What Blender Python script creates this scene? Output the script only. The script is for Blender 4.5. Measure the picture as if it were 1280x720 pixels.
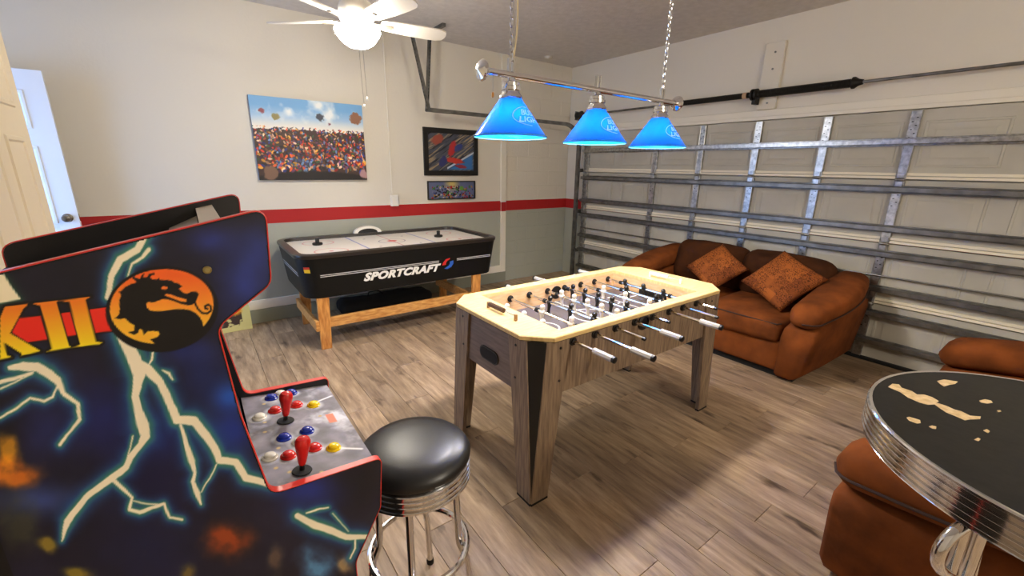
import bpy, bmesh, math, random
import numpy as np
from mathutils import Vector, Matrix, Euler
random.seed(7); np.random.seed(7)
for o in list(bpy.data.objects): bpy.data.objects.remove(o)
S = bpy.context.scene
COL = S.collection
PI = math.pi

# ------------------------------------------------------------------ camera
F_PX, YAW, PITCH, ROLL = 532.62, 0.6403, -0.2750, 0.0166
CAM = np.array([-4.8306, -5.0709, 1.6445])
def _basis():
    f = np.array([math.sin(YAW)*math.cos(PITCH), math.cos(YAW)*math.cos(PITCH), math.sin(PITCH)])
    r = np.array([math.cos(YAW), -math.sin(YAW), 0.]); u = np.cross(r, f)
    c, s = math.cos(ROLL), math.sin(ROLL)
    return c*r+s*u, -s*r+c*u, f
CR, CU, CF = _basis()
cd = bpy.data.cameras.new('camera'); cam = bpy.data.objects.new('camera', cd); COL.objects.link(cam)
m = Matrix.Identity(4)
for i in range(3):
    m[i][0] = CR[i]; m[i][1] = CU[i]; m[i][2] = -CF[i]; m[i][3] = CAM[i]
cam.matrix_world = m
cd.sensor_width = 36; cd.lens = F_PX/1280*36; cd.clip_start = .02
S.camera = cam
def ray(x, y): return CF + CR*(x-640)/F_PX - CU*(y-360)/F_PX
def on(axis, x, y, v):
    d = ray(x, y); t = (v-CAM[axis])/d[axis]; return CAM+t*d
def project(P):
    d = np.asarray(P, float)-CAM; z = d@CF
    return 640+F_PX*(d@CR)/z, 360-F_PX*(d@CU)/z

# ------------------------------------------------------------------ world, lights, exposure
W = bpy.data.worlds.new('sky'); S.world = W; W.use_nodes = True
bg = W.node_tree.nodes['Background']; bg.inputs[0].default_value = (.30, .52, 1.0, 1); bg.inputs[1].default_value = 6.0
S.view_settings.view_transform = 'Standard'; S.view_settings.look = 'None'
S.view_settings.exposure = 0.3; S.view_settings.gamma = 1; S.view_settings.use_curve_mapping = False
PEND_W, FAN_E, REAR_E = 41, 102, 135

# ------------------------------------------------------------------ helpers
def lin(c):
    if isinstance(c, str): c = tuple(int(c[i:i+2], 16) for i in (0, 2, 4))
    if max(c) > 1: c = [v/255 for v in c]
    return tuple(v/12.92 if v <= .04045 else ((v+.055)/1.055)**2.4 for v in c)
def l4(c): return lin(c)+(1,)
MATS = {}
def mat(name, col, rough=.5, metal=0, col2=None, scale=8, detail=4, bump=0, bscale=None, stretch=None, emit=None, estr=0,
        sheen=0, coat=0, spec=None, contrast=(.35, .65), coords='Object'):
    if name in MATS: return MATS[name]
    M_ = bpy.data.materials.new(name); M_.use_nodes = True
    nt = M_.node_tree; N = nt.nodes; L = nt.links; b = N['Principled BSDF']
    b.inputs['Base Color'].default_value = l4(col); b.inputs['Roughness'].default_value = rough; b.inputs['Metallic'].default_value = metal
    if sheen: b.inputs['Sheen Weight'].default_value = sheen
    if coat: b.inputs['Coat Weight'].default_value = coat
    if spec is not None: b.inputs['Specular IOR Level'].default_value = spec
    if emit: b.inputs['Emission Color'].default_value = l4(emit); b.inputs['Emission Strength'].default_value = estr
    tc = N.new('ShaderNodeTexCoord'); mp = N.new('ShaderNodeMapping'); L.new(tc.outputs[coords], mp.inputs[0])
    if stretch: mp.inputs['Scale'].default_value = stretch
    if col2:
        n = N.new('ShaderNodeTexNoise'); n.inputs['Scale'].default_value = scale; n.inputs['Detail'].default_value = detail
        L.new(mp.outputs[0], n.inputs[0])
        r = N.new('ShaderNodeValToRGB'); r.color_ramp.elements[0].position = contrast[0]; r.color_ramp.elements[1].position = contrast[1]
        r.color_ramp.elements[0].color = l4(col); r.color_ramp.elements[1].color = l4(col2)
        L.new(n.outputs[0], r.inputs[0]); L.new(r.outputs[0], b.inputs['Base Color'])
    if bump:
        n2 = N.new('ShaderNodeTexNoise'); n2.inputs['Scale'].default_value = bscale or scale; n2.inputs['Detail'].default_value = 5
        L.new(mp.outputs[0], n2.inputs[0])
        bp = N.new('ShaderNodeBump'); bp.inputs['Strength'].default_value = bump; bp.inputs['Distance'].default_value = .01
        L.new(n2.outputs[0], bp.inputs['Height']); L.new(bp.outputs[0], b.inputs['Normal'])
    MATS[name] = M_; return M_
def mat_print(name, rough=.45, coat=0):
    if name in MATS: return MATS[name]
    M_ = bpy.data.materials.new(name); M_.use_nodes = True; nt = M_.node_tree; b = nt.nodes['Principled BSDF']
    a = nt.nodes.new('ShaderNodeVertexColor'); a.layer_name = 'Col'
    nt.links.new(a.outputs[0], b.inputs['Base Color']); b.inputs['Roughness'].default_value = rough; b.inputs['Coat Weight'].default_value = coat
    MATS[name] = M_; return M_

class MB:
    """collects shapes in world space, build() links them as one mesh object"""
    def __init__(s): s.v = []; s.f = []; s.mi = []; s.cur = 0
    def add(s, vs, fs):
        k = len(s.v); s.v += [tuple(map(float, p)) for p in vs]; s.f += [tuple(i+k for i in f) for f in fs]; s.mi += [s.cur]*len(fs); return s
    def box(s, a, b, M_=None):
        x0, y0, z0 = a; x1, y1, z1 = b
        x0, x1 = sorted((x0, x1)); y0, y1 = sorted((y0, y1)); z0, z1 = sorted((z0, z1))
        vs = [(x, y, z) for z in (z0, z1) for y in (y0, y1) for x in (x0, x1)]
        if M_ is not None: vs = [tuple(M_ @ Vector(p)) for p in vs]
        return s.add(vs, [(0, 2, 3, 1), (4, 5, 7, 6), (0, 1, 5, 4), (1, 3, 7, 5), (3, 2, 6, 7), (2, 0, 4, 6)])
    def hexa(s, bot, top):
        return s.add(list(bot)+list(top), [(3, 2, 1, 0), (4, 5, 6, 7), (0, 1, 5, 4), (1, 2, 6, 5), (2, 3, 7, 6), (3, 0, 4, 7)])
    def prism(s, poly, axis, a, b):
        n = len(poly)
        def P(p, t):
            return (t, p[0], p[1]) if axis == 0 else (p[0], t, p[1]) if axis == 1 else (p[0], p[1], t)
        vs = [P(p, a) for p in poly]+[P(p, b) for p in poly]
        fs = [tuple(range(n))[::-1], tuple(range(n, 2*n))]+[(i, (i+1) % n, n+(i+1) % n, n+i) for i in range(n)]
        return s.add(vs, fs)
    def loft(s, rings, cap=True, closed=True):
        n = len(rings[0]); vs = [p for r in rings for p in r]; fs = []
        for k in range(len(rings)-1):
            for i in range(n if closed else n-1):
                j = (i+1) % n; fs.append((k*n+i, k*n+j, (k+1)*n+j, (k+1)*n+i))
        if cap: fs += [tuple(range(n))[::-1], tuple(range((len(rings)-1)*n, len(rings)*n))]
        return s.add(vs, fs)
    def lathe(s, prof, c=(0, 0, 0), n=32, cap=True, axis=2):
        rings = []
        for r, z in prof:
            ring = []
            for i in range(n):
                a = 2*PI*i/n; p = (r*math.cos(a), r*math.sin(a), z)
                if axis == 0: p = (p[2], p[0], p[1])
                elif axis == 1: p = (p[1], p[2], p[0])
                ring.append((p[0]+c[0], p[1]+c[1], p[2]+c[2]))
            rings.append(ring)
        return s.loft(rings, cap)
    def tube(s, path, r, n=10, closed=False, cap=True):
        path = [Vector(p) for p in path]; m = len(path); rr = r if hasattr(r, '__len__') else [r]*m
        rings = []; up = None
        for i, p in enumerate(path):
            if closed: t = path[(i+1) % m]-path[i-1]
            else: t = path[min(i+1, m-1)]-path[max(i-1, 0)]
            t.normalize()
            if up is None:
                up = Vector((0, 0, 1)) if abs(t.z) < .9 else Vector((1, 0, 0))
            a = t.cross(up); a.normalize(); b = a.cross(t); up = b
            rings.append([tuple(p+(a*math.cos(2*PI*k/n)+b*math.sin(2*PI*k/n))*rr[i]) for k in range(n)])
        if closed: rings.append(rings[0]); cap = False
        return s.loft(rings, cap)
    def soft(s, c, h, r, n=10, bulge=(0, 0, 0), M_=None, wob=0, seed=0):
        """rounded, slightly inflated box: centre c, half sizes h, corner radius r"""
        rnd = np.random.RandomState(seed); ph = rnd.rand(12)*6.28
        h = Vector(h); inner = Vector([max(v-r, 1e-4) for v in h]); idx = {}; vs = []; fs = []
        def vert(i, j, k):
            key = (i, j, k)
            if key in idx: return idx[key]
            q = Vector((2*i/n-1, 2*j/n-1, 2*k/n-1))
            q = Vector([math.copysign(abs(t)**.8, t) for t in q])
            p = Vector([q[a]*h[a] for a in range(3)])
            ip = Vector([max(-inner[a], min(inner[a], p[a])) for a in range(3)])
            d = p-ip
            if d.length > 1e-9: d = d.normalized()*r
            p = ip+d
            for a in range(3):
                if bulge[a]:
                    o1, o2 = [b for b in range(3) if b != a]
                    w = (1-(p[o1]/h[o1])**2)*(1-(p[o2]/h[o2])**2)
                    p[a] += bulge[a]*max(w, 0)*(p[a]/h[a])
            if wob:
                for a in range(3):
                    p[a] += wob*(math.sin(9*p[(a+1) % 3]+ph[a])*math.sin(13*p[(a+2) % 3]+ph[a+3])+.5*math.sin(27*p[(a+1) % 3]+ph[a+6]+11*p[a]))
            if M_ is not None: p = M_ @ p
            p = p+Vector(c)
            idx[key] = len(vs); vs.append(tuple(p)); return idx[key]
        for i in range(n):
            for j in range(n):
                fs.append((vert(i, j, 0), vert(i, j+1, 0), vert(i+1, j+1, 0), vert(i+1, j, 0)))
                fs.append((vert(i, j, n), vert(i+1, j, n), vert(i+1, j+1, n), vert(i, j+1, n)))
                fs.append((vert(i, 0, j), vert(i+1, 0, j), vert(i+1, 0, j+1), vert(i, 0, j+1)))
                fs.append((vert(i, n, j), vert(i, n, j+1), vert(i+1, n, j+1), vert(i+1, n, j)))
                fs.append((vert(0, i, j), vert(0, i, j+1), vert(0, i+1, j+1), vert(0, i+1, j)))
                fs.append((vert(n, i, j), vert(n, i+1, j), vert(n, i+1, j+1), vert(n, i, j+1)))
        return s.add(vs, fs)
    def mesh(s, name, mats, off=(0, 0, 0), smooth=35, bev=0, fix=True):
        me = bpy.data.meshes.new(name)
        ox, oy, oz = off
        me.from_pydata([(a-ox, b-oy, c-oz) for a, b, c in s.v], [], s.f)
        for q in (mats if isinstance(mats, (list, tuple)) else [mats]): me.materials.append(q)
        if any(s.mi): me.polygons.foreach_set('material_index', s.mi)
        if fix or bev:
            bm = bmesh.new(); bm.from_mesh(me)
            bmesh.ops.recalc_face_normals(bm, faces=bm.faces)
            if bev:
                es = [e for e in bm.edges if len(e.link_faces) == 2 and e.calc_face_angle(0) > .6]
                bmesh.ops.bevel(bm, geom=es, offset=bev, segments=1, profile=.5, affect='EDGES', clamp_overlap=True)
            bm.to_mesh(me); bm.free()
        if smooth:
            me.shade_smooth(); me.set_sharp_from_angle(angle=math.radians(smooth))
        return me
    def build(s, name, mats, parent=None, loc=None, smooth=35, bev=0, local=False, fix=True, label=None):
        if parent is not None: off = (0, 0, 0) if local else tuple(base_of(parent))
        else: off = loc if loc else (0, 0, 0)
        o = bpy.data.objects.new(name, s.mesh(name, mats, off, smooth, bev, fix)); COL.objects.link(o)
        if parent is not None: o.parent = parent
        elif loc: o.location = loc
        if label: o['label'] = label
        return o
def base_of(o):
    v = Vector((0, 0, 0))
    while o is not None: v += o.location; o = o.parent
    return v
def thing(name, label, cat, loc=(0, 0, 0), rz=0, group=None):
    o = bpy.data.objects.new(name, None); COL.objects.link(o); o.empty_display_size = .1
    o.location = loc; o.rotation_euler = (0, 0, rz); o['label'] = label; o['category'] = cat
    if group: o['group'] = group
    return o
def tag(o, label, cat, group=None):
    o['label'] = label; o['category'] = cat
    if group: o['group'] = group
    return o
def struct(o, label=None):
    o['kind'] = 'structure'
    if label: o['label'] = label
    return o
def inst(me, name, parent, loc, rot=(0, 0, 0), scale=(1, 1, 1)):
    o = bpy.data.objects.new(name, me); COL.objects.link(o); o.parent = parent; o.location = loc; o.rotation_euler = rot; o.scale = scale; return o
def text_verts(body, size, shear=0, bold=0, spacing=1.0):
    cu = bpy.data.curves.new('lettering', 'FONT'); cu.body = body; cu.size = size; cu.shear = shear; cu.offset = bold; cu.space_character = spacing
    cu.align_x = 'CENTER'; cu.align_y = 'CENTER'; cu.resolution_u = 3
    t = bpy.data.objects.new('lettering', cu); COL.objects.link(t)
    me = t.to_mesh(); vs = [tuple(v.co) for v in me.vertices]; fs = [tuple(p.vertices) for p in me.polygons]
    t.to_mesh_clear(); bpy.data.objects.remove(t); bpy.data.curves.remove(cu)
    return vs, fs
def print_grid(name, P00, U, V, nu, nv, colfun, material, parent, keep=None, local=False):
    """flat printed sheet: grid P00+u*U+v*V coloured per vertex by colfun(points) -> srgb 0..255"""
    u, v = np.meshgrid(np.linspace(0, 1, nu), np.linspace(0, 1, nv))
    P = np.asarray(P00, float)+u[..., None]*np.asarray(U, float)+v[..., None]*np.asarray(V, float)
    flat = P.reshape(-1, 3); c = np.clip(colfun(flat, u.ravel(), v.ravel())/255., 0, 1)
    cl = np.where(c <= .04045, c/12.92, ((c+.055)/1.055)**2.4)
    i, j = np.meshgrid(np.arange(nu-1), np.arange(nv-1)); a = (j*nu+i).ravel()
    F = np.stack([a, a+1, a+nu+1, a+nu], 1)
    if keep is not None:
        k = keep(flat); F = F[k[F].all(1)]
        used = np.zeros(len(flat), bool); used[F.ravel()] = True
        remap = np.cumsum(used)-1; F = remap[F]; flat = flat[used]; cl = cl[used]
    off = np.array(base_of(parent)) if not local else np.zeros(3)
    me = bpy.data.meshes.new(name); me.from_pydata((flat-off).tolist(), [], F.tolist())
    at = me.color_attributes.new('Col', 'FLOAT_COLOR', 'POINT')
    at.data.foreach_set('color', np.concatenate([cl, np.ones((len(cl), 1))], 1).astype(np.float32).ravel())
    me.materials.append(material)
    o = bpy.data.objects.new(name, me); COL.objects.link(o); o.parent = parent
    return o
def seg_dist(x, y, pts, ws=None):
    """distance to a polyline (and the interpolated width there)"""
    best = np.full(x.shape, 1e9); bw = np.ones(x.shape)
    for k in range(len(pts)-1):
        ax, ay = pts[k][:2]; bx, by = pts[k+1][:2]; dx, dy = bx-ax, by-ay
        t = np.clip(((x-ax)*dx+(y-ay)*dy)/(dx*dx+dy*dy+1e-9), 0, 1)
        d = np.hypot(x-ax-t*dx, y-ay-t*dy)
        if ws is not None:
            w = ws[k]*(1-t)+ws[k+1]*t; mset = (d-w) < (best-bw) if k else np.ones(x.shape, bool)
            bw = np.where(mset, w, bw)
        else: mset = d < best
        best = np.where(mset, d, best)
    return best, bw
def poly_sd(x, y, poly):
    ins = np.zeros(x.shape, bool); n = len(poly)
    for k in range(n):
        ax, ay = poly[k]; bx, by = poly[(k+1) % n]
        if ay != by:
            c = ((ay > y) != (by > y)) & (x < (bx-ax)*(y-ay)/(by-ay)+ax); ins ^= c
    d, _ = seg_dist(x, y, list(poly)+[poly[0]])
    return np.where(ins, -d, d)
def lay(c, col, a):
    a = np.clip(a, 0, 1)[:, None]; col = np.asarray(col, float)
    return c*(1-a)+col*a
def noise2(x, y, s, seed=0, octs=4):
    rnd = np.random.RandomState(seed); out = np.zeros(x.shape); amp = 1; tot = 0
    for o in range(octs):
        G = rnd.rand(64, 64); X = x/s*2**o+rnd.rand()*64; Y = y/s*2**o+rnd.rand()*64
        xi = np.floor(X).astype(int); yi = np.floor(Y).astype(int); fx = X-xi; fy = Y-yi
        fx = fx*fx*(3-2*fx); fy = fy*fy*(3-2*fy)
        g = lambda a, b: G[b % 64, a % 64]
        out += amp*((g(xi, yi)*(1-fx)+g(xi+1, yi)*fx)*(1-fy)+(g(xi, yi+1)*(1-fx)+g(xi+1, yi+1)*fx)*fy); tot += amp; amp *= .5
    return out/tot

# ------------------------------------------------------------------ materials
chrome = mat('chrome', (225, 225, 228), .09, 1)
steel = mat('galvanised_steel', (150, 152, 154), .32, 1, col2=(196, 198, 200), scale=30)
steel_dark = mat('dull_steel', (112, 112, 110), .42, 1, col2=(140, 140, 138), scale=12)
black = mat('black_plastic', (16, 16, 17), .38)
blackmat = mat('black_laminate', (9, 9, 9), .5, spec=.3, bump=.04, bscale=90)
rubber = mat('black_rubber', (14, 14, 14), .8)
white = mat('white_plastic', (235, 232, 225), .4)
maple = mat('maple_laminate', (232, 202, 140), .42, col2=(216, 182, 120), scale=5, stretch=(2, 14, 4))
maple_in = mat('maple_inner', (226, 188, 142), .5, col2=(212, 170, 122), scale=5, stretch=(3, 3, 14))
oak = mat('grey_oak_laminate', (150, 128, 104), .5, col2=(112, 93, 76), scale=6, stretch=(12, 12, 1.2), bump=.05)
pine = mat('pine_lumber', (222, 168, 96), .6, col2=(188, 124, 58), scale=4, stretch=(3, 14, 14), bump=.05)
pine_v = mat('pine_lumber_upright', (222, 160, 84), .6, col2=(184, 116, 50), scale=4, stretch=(14, 14, 2), bump=.05)
chip = mat('bare_chipboard', (222, 196, 150), .8, col2=(196, 166, 120), scale=60)
red_trim = mat('red_edge_trim', (214, 50, 40), .35)
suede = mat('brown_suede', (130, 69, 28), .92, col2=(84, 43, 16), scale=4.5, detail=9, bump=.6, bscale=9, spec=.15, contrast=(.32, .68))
suede_shaded = mat('brown_suede_shaded', (76, 41, 18), .92, col2=(40, 21, 9), scale=5.5, detail=9, bump=.5, bscale=11, spec=.15, contrast=(.3, .72))  # same suede, darker: shade on the sofa backs is put into the colour
piping = mat('dark_piping', (46, 22, 10), .8)
vinyl = mat('black_vinyl', (26, 26, 27), .36, bump=.03, bscale=160)
trim_white = mat('white_trim_paint', (232, 226, 212), .45)
door_cream = mat('cream_door_paint', (226, 212, 184), .5, bump=.04, bscale=18, stretch=(8, 8, 1))
door_white = mat('white_door_paint', (232, 236, 242), .4)
ceil_m = mat('ceiling_texture', (216, 210, 202), .9, col2=(206, 200, 192), scale=14, bump=.35, bscale=55)
section_m = mat('garage_section_paint', (190, 186, 174), .55, col2=(178, 174, 162), scale=2.5)
band_m = mat('garage_band_paint', (240, 232, 212), .5)

def banded_wall(name, top=(224, 218, 205), bottom=(170, 172, 158), bump=.12):
    M_ = bpy.data.materials.new(name); M_.use_nodes = True; nt = M_.node_tree; N = nt.nodes; L = nt.links; b = N['Principled BSDF']
    g = N.new('ShaderNodeNewGeometry'); sx = N.new('ShaderNodeSeparateXYZ'); L.new(g.outputs['Position'], sx.inputs[0])
    mr = N.new('ShaderNodeMapRange'); mr.inputs['From Min'].default_value = 0; mr.inputs['From Max'].default_value = 4; L.new(sx.outputs[2], mr.inputs[0])
    r = N.new('ShaderNodeValToRGB'); r.color_ramp.interpolation = 'CONSTANT'; e = r.color_ramp.elements
    e[0].position = 0; e[0].color = l4(bottom); e[1].position = 1.039/4; e[1].color = l4((176, 22, 24))
    x = e.new(1.174/4); x.color = l4(top)
    L.new(mr.outputs[0], r.inputs[0]); L.new(r.outputs[0], b.inputs['Base Color']); b.inputs['Roughness'].default_value = .62
    n = N.new('ShaderNodeTexNoise'); n.inputs['Scale'].default_value = 40; n.inputs['Detail'].default_value = 5; L.new(g.outputs['Position'], n.inputs[0])
    bp = N.new('ShaderNodeBump'); bp.inputs['Strength'].default_value = bump; bp.inputs['Distance'].default_value = .01
    L.new(n.outputs[0], bp.inputs['Height']); L.new(bp.outputs[0], b.inputs['Normal'])
    return M_
wall_m = banded_wall('painted_wall_bands'); block_m = banded_wall('painted_block_bands', bump=.3)
cream_wall = mat('cream_wall_paint', (224, 218, 205), .65, bump=.12, bscale=40)

def plank_material():
    M_ = bpy.data.materials.new('vinyl_plank'); M_.use_nodes = True; nt = M_.node_tree; N = nt.nodes; L = nt.links; b = N['Principled BSDF']
    tc = N.new('ShaderNodeTexCoord'); oi = N.new('ShaderNodeObjectInfo')
    vm = N.new('ShaderNodeVectorMath'); vm.operation = 'MULTIPLY'; vm.inputs[1].default_value = (1, 1, 1)
    cx = N.new('ShaderNodeCombineXYZ'); mu = N.new('ShaderNodeMath'); mu.operation = 'MULTIPLY'; mu.inputs[1].default_value = 37
    L.new(oi.outputs['Random'], mu.inputs[0]); L.new(mu.outputs[0], cx.inputs[0]); L.new(mu.outputs[0], cx.inputs[1]); L.new(mu.outputs[0], cx.inputs[2])
    ad = N.new('ShaderNodeVectorMath'); ad.operation = 'ADD'; L.new(tc.outputs['Object'], ad.inputs[0]); L.new(cx.outputs[0], ad.inputs[1])
    m1 = N.new('ShaderNodeMapping'); m1.inputs['Scale'].default_value = (17, 2.0, 1); L.new(ad.outputs[0], m1.inputs[0])
    n1 = N.new('ShaderNodeTexNoise'); n1.inputs['Scale'].default_value = 1.6; n1.inputs['Detail'].default_value = 7; n1.inputs['Roughness'].default_value = .62; L.new(m1.outputs[0], n1.inputs[0])
    m2 = N.new('ShaderNodeMapping'); m2.inputs['Scale'].default_value = (5, 1.6, 1); L.new(ad.outputs[0], m2.inputs[0])
    n2 = N.new('ShaderNodeTexNoise'); n2.inputs['Scale'].default_value = 2.2; n2.inputs['Detail'].default_value = 5; L.new(m2.outputs[0], n2.inputs[0])
    r1 = N.new('ShaderNodeValToRGB'); e = r1.color_ramp.elements
    e[0].position = .30; e[0].color = l4((126, 105, 84)); e[1].position = .72; e[1].color = l4((197, 172, 141))
    q = e.new(.5); q.color = l4((165, 140, 112)); L.new(n1.outputs[0], r1.inputs[0])
    r2 = N.new('ShaderNodeValToRGB'); e = r2.color_ramp.elements
    e[0].position = .26; e[0].color = l4((96, 76, 62)); e[1].position = .38; e[1].color = (1, 1, 1, 1); L.new(n2.outputs[0], r2.inputs[0])
    mx = N.new('ShaderNodeMix'); mx.data_type = 'RGBA'; mx.blend_type = 'MULTIPLY'; mx.inputs[0].default_value = .85
    L.new(r1.outputs[0], mx.inputs[6]); L.new(r2.outputs[0], mx.inputs[7])
    hs = N.new('ShaderNodeHueSaturation'); mr = N.new('ShaderNodeMapRange'); mr.inputs['To Min'].default_value = .74; mr.inputs['To Max'].default_value = 1.16
    L.new(oi.outputs['Random'], mr.inputs[0]); L.new(mr.outputs[0], hs.inputs['Value']); L.new(mx.outputs[2], hs.inputs['Color'])
    L.new(hs.outputs[0], b.inputs['Base Color']); b.inputs['Roughness'].default_value = .46
    bp = N.new('ShaderNodeBump'); bp.inputs['Strength'].default_value = .12; bp.inputs['Distance'].default_value = .004
    L.new(n1.outputs[0], bp.inputs['Height']); L.new(bp.outputs[0], b.inputs['Normal'])
    return M_

# ================================================================== the room
XL, YR, H = -6.4, -7.5, 3.08
fl = struct(MB().box((XL, YR, -.08), (0, 0, -.012)).build('floor', mat('floor_underlay', (58, 46, 38), .9), smooth=0), 'grey brown wood plank floor')
pm = plank_material(); PWD, PLN = .19, 1.22
def plank_mesh(l):
    b = MB(); b.box((.0006, .0006, -.012), (PWD-.0012, l-.0012, 0)); return b.mesh('plank', pm, bev=.0014, smooth=0)
full = plank_mesh(PLN); cache = {}
ci = 0; x = -PWD
while x > XL-PWD+.001:
    y = -((ci*.47) % 1.0)*PLN-.06
    ends = [0.0]; yy = y
    while yy > YR: ends.append(yy); yy -= PLN
    ends.append(YR)
    for a, b in zip(ends[:-1], ends[1:]):
        l = a-b
        if l < .02: continue
        if abs(l-PLN) < 1e-4: me = full
        else: me = cache.setdefault(round(l, 3), None) or plank_mesh(l); cache[round(l, 3)] = me
        if x >= XL: inst(me, 'plank', fl, (x, b, 0))
    x -= PWD; ci += 1
struct(MB().box((XL, YR, H), (.1, .1, H+.1)).build('ceiling', ceil_m, smooth=0))
# back wall: drywall on the left, painted concrete block on the right of the trim
wb = MB(); wb.box((XL-.1, 0, -.08), (-1.2, .12, H)); wb.box((-1.2, .0055, -.08), (.1, .12, H))
wb = struct(wb.build('wall_back', wall_m, smooth=0), 'cream wall with a red stripe and grey green lower part')
def block(w): return MB().box((.002, 0, .002), (w-.002, .05, .198)).mesh('block', block_m, bev=.003, smooth=0)
bl = {}
for row in range(16):
    z = row*.2
    if z >= H: break
    hz = min(.2, H-z); xs = [-1.2]; xx = -1.2+(.4 if row % 2 else .2)
    while xx < -.02: xs.append(xx); xx += .4
    xs.append(0.0)
    for a, b in zip(xs[:-1], xs[1:]):
        w = round(b-a, 3)
        if w not in bl: bl[w] = block(w)
        inst(bl[w], 'block', wb, (a, .002, z), scale=(1, 1, hz/.2))
struct(MB().box((0, YR, -.08), (.12, .12, H)).build('wall_right', wall_m, smooth=0), 'cream garage wall above the sectional door')
struct(MB().box((XL-.1, YR-.12, -.08), (.12, YR, H)).build('wall_rear', cream_wall, smooth=0))
wl = MB(); DY0, DY1, DZ0, DZ1 = -1.14, -.26, .24, 2.32
wl.box((XL-.12, YR, -.08), (XL, DY0, H)); wl.box((XL-.12, DY1, -.08), (XL, 0, H)); wl.box((XL-.12, DY0, -.08), (XL, DY1, DZ0)); wl.box((XL-.12, DY0, DZ1), (XL, DY1, H))
struct(wl.build('wall_left', cream_wall, smooth=0))
lb = MB().box((XL+.005, -2.95, 0), (-5.3, -.03, .235)); struct(lb.build('trim_5', mat('grey_step_paint', (150, 146, 138), .7), bev=.01), 'raised grey landing by the open doors')
# baseboard, curb and trims on the back wall
b_ = MB().box((-6.3, -.022, .15), (-1.29, -.001, .25)); struct(b_.build('baseboard_back', trim_white, bev=.004))
b_ = MB().box((-6.3, -.03, 0), (-1.2, -.001, .15)); struct(b_.build('trim_1', mat('grey_curb', (140, 142, 128), .8, bump=.3, bscale=20), bev=.004), 'grey concrete curb below the baseboard')
b_ = MB().box((-1.29, -.024, .15), (-1.2, -.001, 1.039)); b_.box((-1.29, -.024, 1.174), (-1.2, -.001, H-.005)); b_.cur = 1; b_.box((-1.29, -.023, 1.039), (-1.2, -.001, 1.174))
struct(b_.build('trim_2', [trim_white, mat('red_stripe_paint', (176, 22, 24), .6)], bev=.003), 'white vertical trim crossed by the red stripe')
# garage header trim and centre board
b_ = MB().box((-.05, -5.5, 2.15), (-.001, -.3, 2.185)); b_.box((-.02, -5.5, 2.185), (-.001, -.3, 2.25)); struct(b_.build('trim_3', trim_white, bev=.003), 'cream header trim over the garage door')
hb = struct(MB().box((-.04, -2.95, 2.252), (-.001, -2.77, 2.86)).build('trim_4', cream_wall, bev=.003), 'cream centre board above the garage door')
for z in (2.77, 2.62, 2.31): MB().lathe([(.009, -.048), (.009, -.04)], (0, -2.87, z), 10, axis=0).build('bolt', steel_dark, hb)
b_ = MB().box((-.02, -.22, 0), (-.001, -.005, 2.4)); struct(b_.build('trim_6', cream_wall if False else wall_m, bev=.002), 'narrow jamb board beside the garage door track')

# ------------------------------------------------------------------ sectional garage door
gd = struct(thing('door_1', 'cream sectional garage door with steel struts', 'door'), None); del gd['category']
GY0, PITCHY = -.44, .6018; GY1 = GY0-8*PITCHY
zz = [.02, .533, 1.067, 1.6, 2.145]
stile_y = [GY0-.03, GY0-2*PITCHY, GY0-3*PITCHY, GY0-4*PITCHY, GY0-5*PITCHY, GY0-6*PITCHY, GY1+.03]
pan = {}
for k in range(4):
    z0, z1 = zz[k], zz[k+1]
    sc = MB(); sc.box((-.055, GY1-.02, z0+.004), (-.022, GY0+.02, z1-.004)).build('section', section_m, gd, smooth=0)
    if k: MB().box((-.078, GY1, z0+.006), (-.05, GY0, z0+.028)).box((-.072, GY1, z0+.033), (-.05, GY0, z0+.056)).build('band', band_m, sc if False else gd, bev=.002)
    for c in range(8):
        ya = GY0-c*PITCHY-.065; yb = GY0-(c+1)*PITCHY+.065; za = z0+.10; zb = z1-.09
        p = MB(); o1 = [(ya, za), (yb, za), (yb, zb), (ya, zb)]
        def ins(d): return [(ya-d, za+d), (yb+d, za+d), (yb+d, zb-d), (ya-d, zb-d)]
        rings = [[(xx, a, b) for a, b in ins(d)] for d, xx in ((0, -.054), (.004, -.060), (.016, -.060), (.022, -.056), (.05, -.057), (.075, -.064))]
        p.loft(rings, cap=False); p.add([(-.064, a, b) for a, b in ins(.075)], [(0, 1, 2, 3)])
        p.build('panel', section_m, gd, smooth=20)
    for i, sy in enumerate(stile_y):
        w = .05 if i in (0, 6) else .034
        b_ = MB().box((-.082, sy-w, z0+.012), (-.05, sy+w, z1-.01)).box((-.086, sy-w, z0+.012), (-.078, sy-w+.006, z1-.01)).box((-.086, sy+w-.006, z0+.012), (-.078, sy+w, z1-.01))
        so = b_.build('stile', steel, gd, bev=.002)
        for q in range(6):
            MB().box((-.0838, sy-.006+(.012 if q % 2 else -.012), z1-.06-q*.03), (-.0815, sy+.006+(.012 if q % 2 else -.012), z1-.067-q*.03)).build('slot', blackmat, so, smooth=0) if sy < -1 else None
        if k < 3:
            hg = MB().box((-.093, sy-.024, z1-.055), (-.08, sy+.024, z1-.012)).box((-.093, sy-.024, z1+.014), (-.08, sy+.024, z1+.055)); hg.tube([(-.098, sy-.03, z1), (-.098, sy+.03, z1)], .011, 8)
            hg.build('hinge', steel, gd, bev=.002)
for z in (1.899, 1.521, 1.195, .98, .672, .45, .196):
    b_ = MB()   # U channel strut
    prof = [(-.082, z-.032), (-.088, z-.032), (-.088, z-.02), (-.135, z-.02), (-.135, z+.02), (-.088, z+.02), (-.088, z+.032), (-.082, z+.032)]
    b_.prism([(p[0], p[1]) for p in prof], 1, GY1-.02, GY0+.02)
    b_.build('strut', steel_dark if z < 1.7 else steel, gd, bev=.003)
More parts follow.
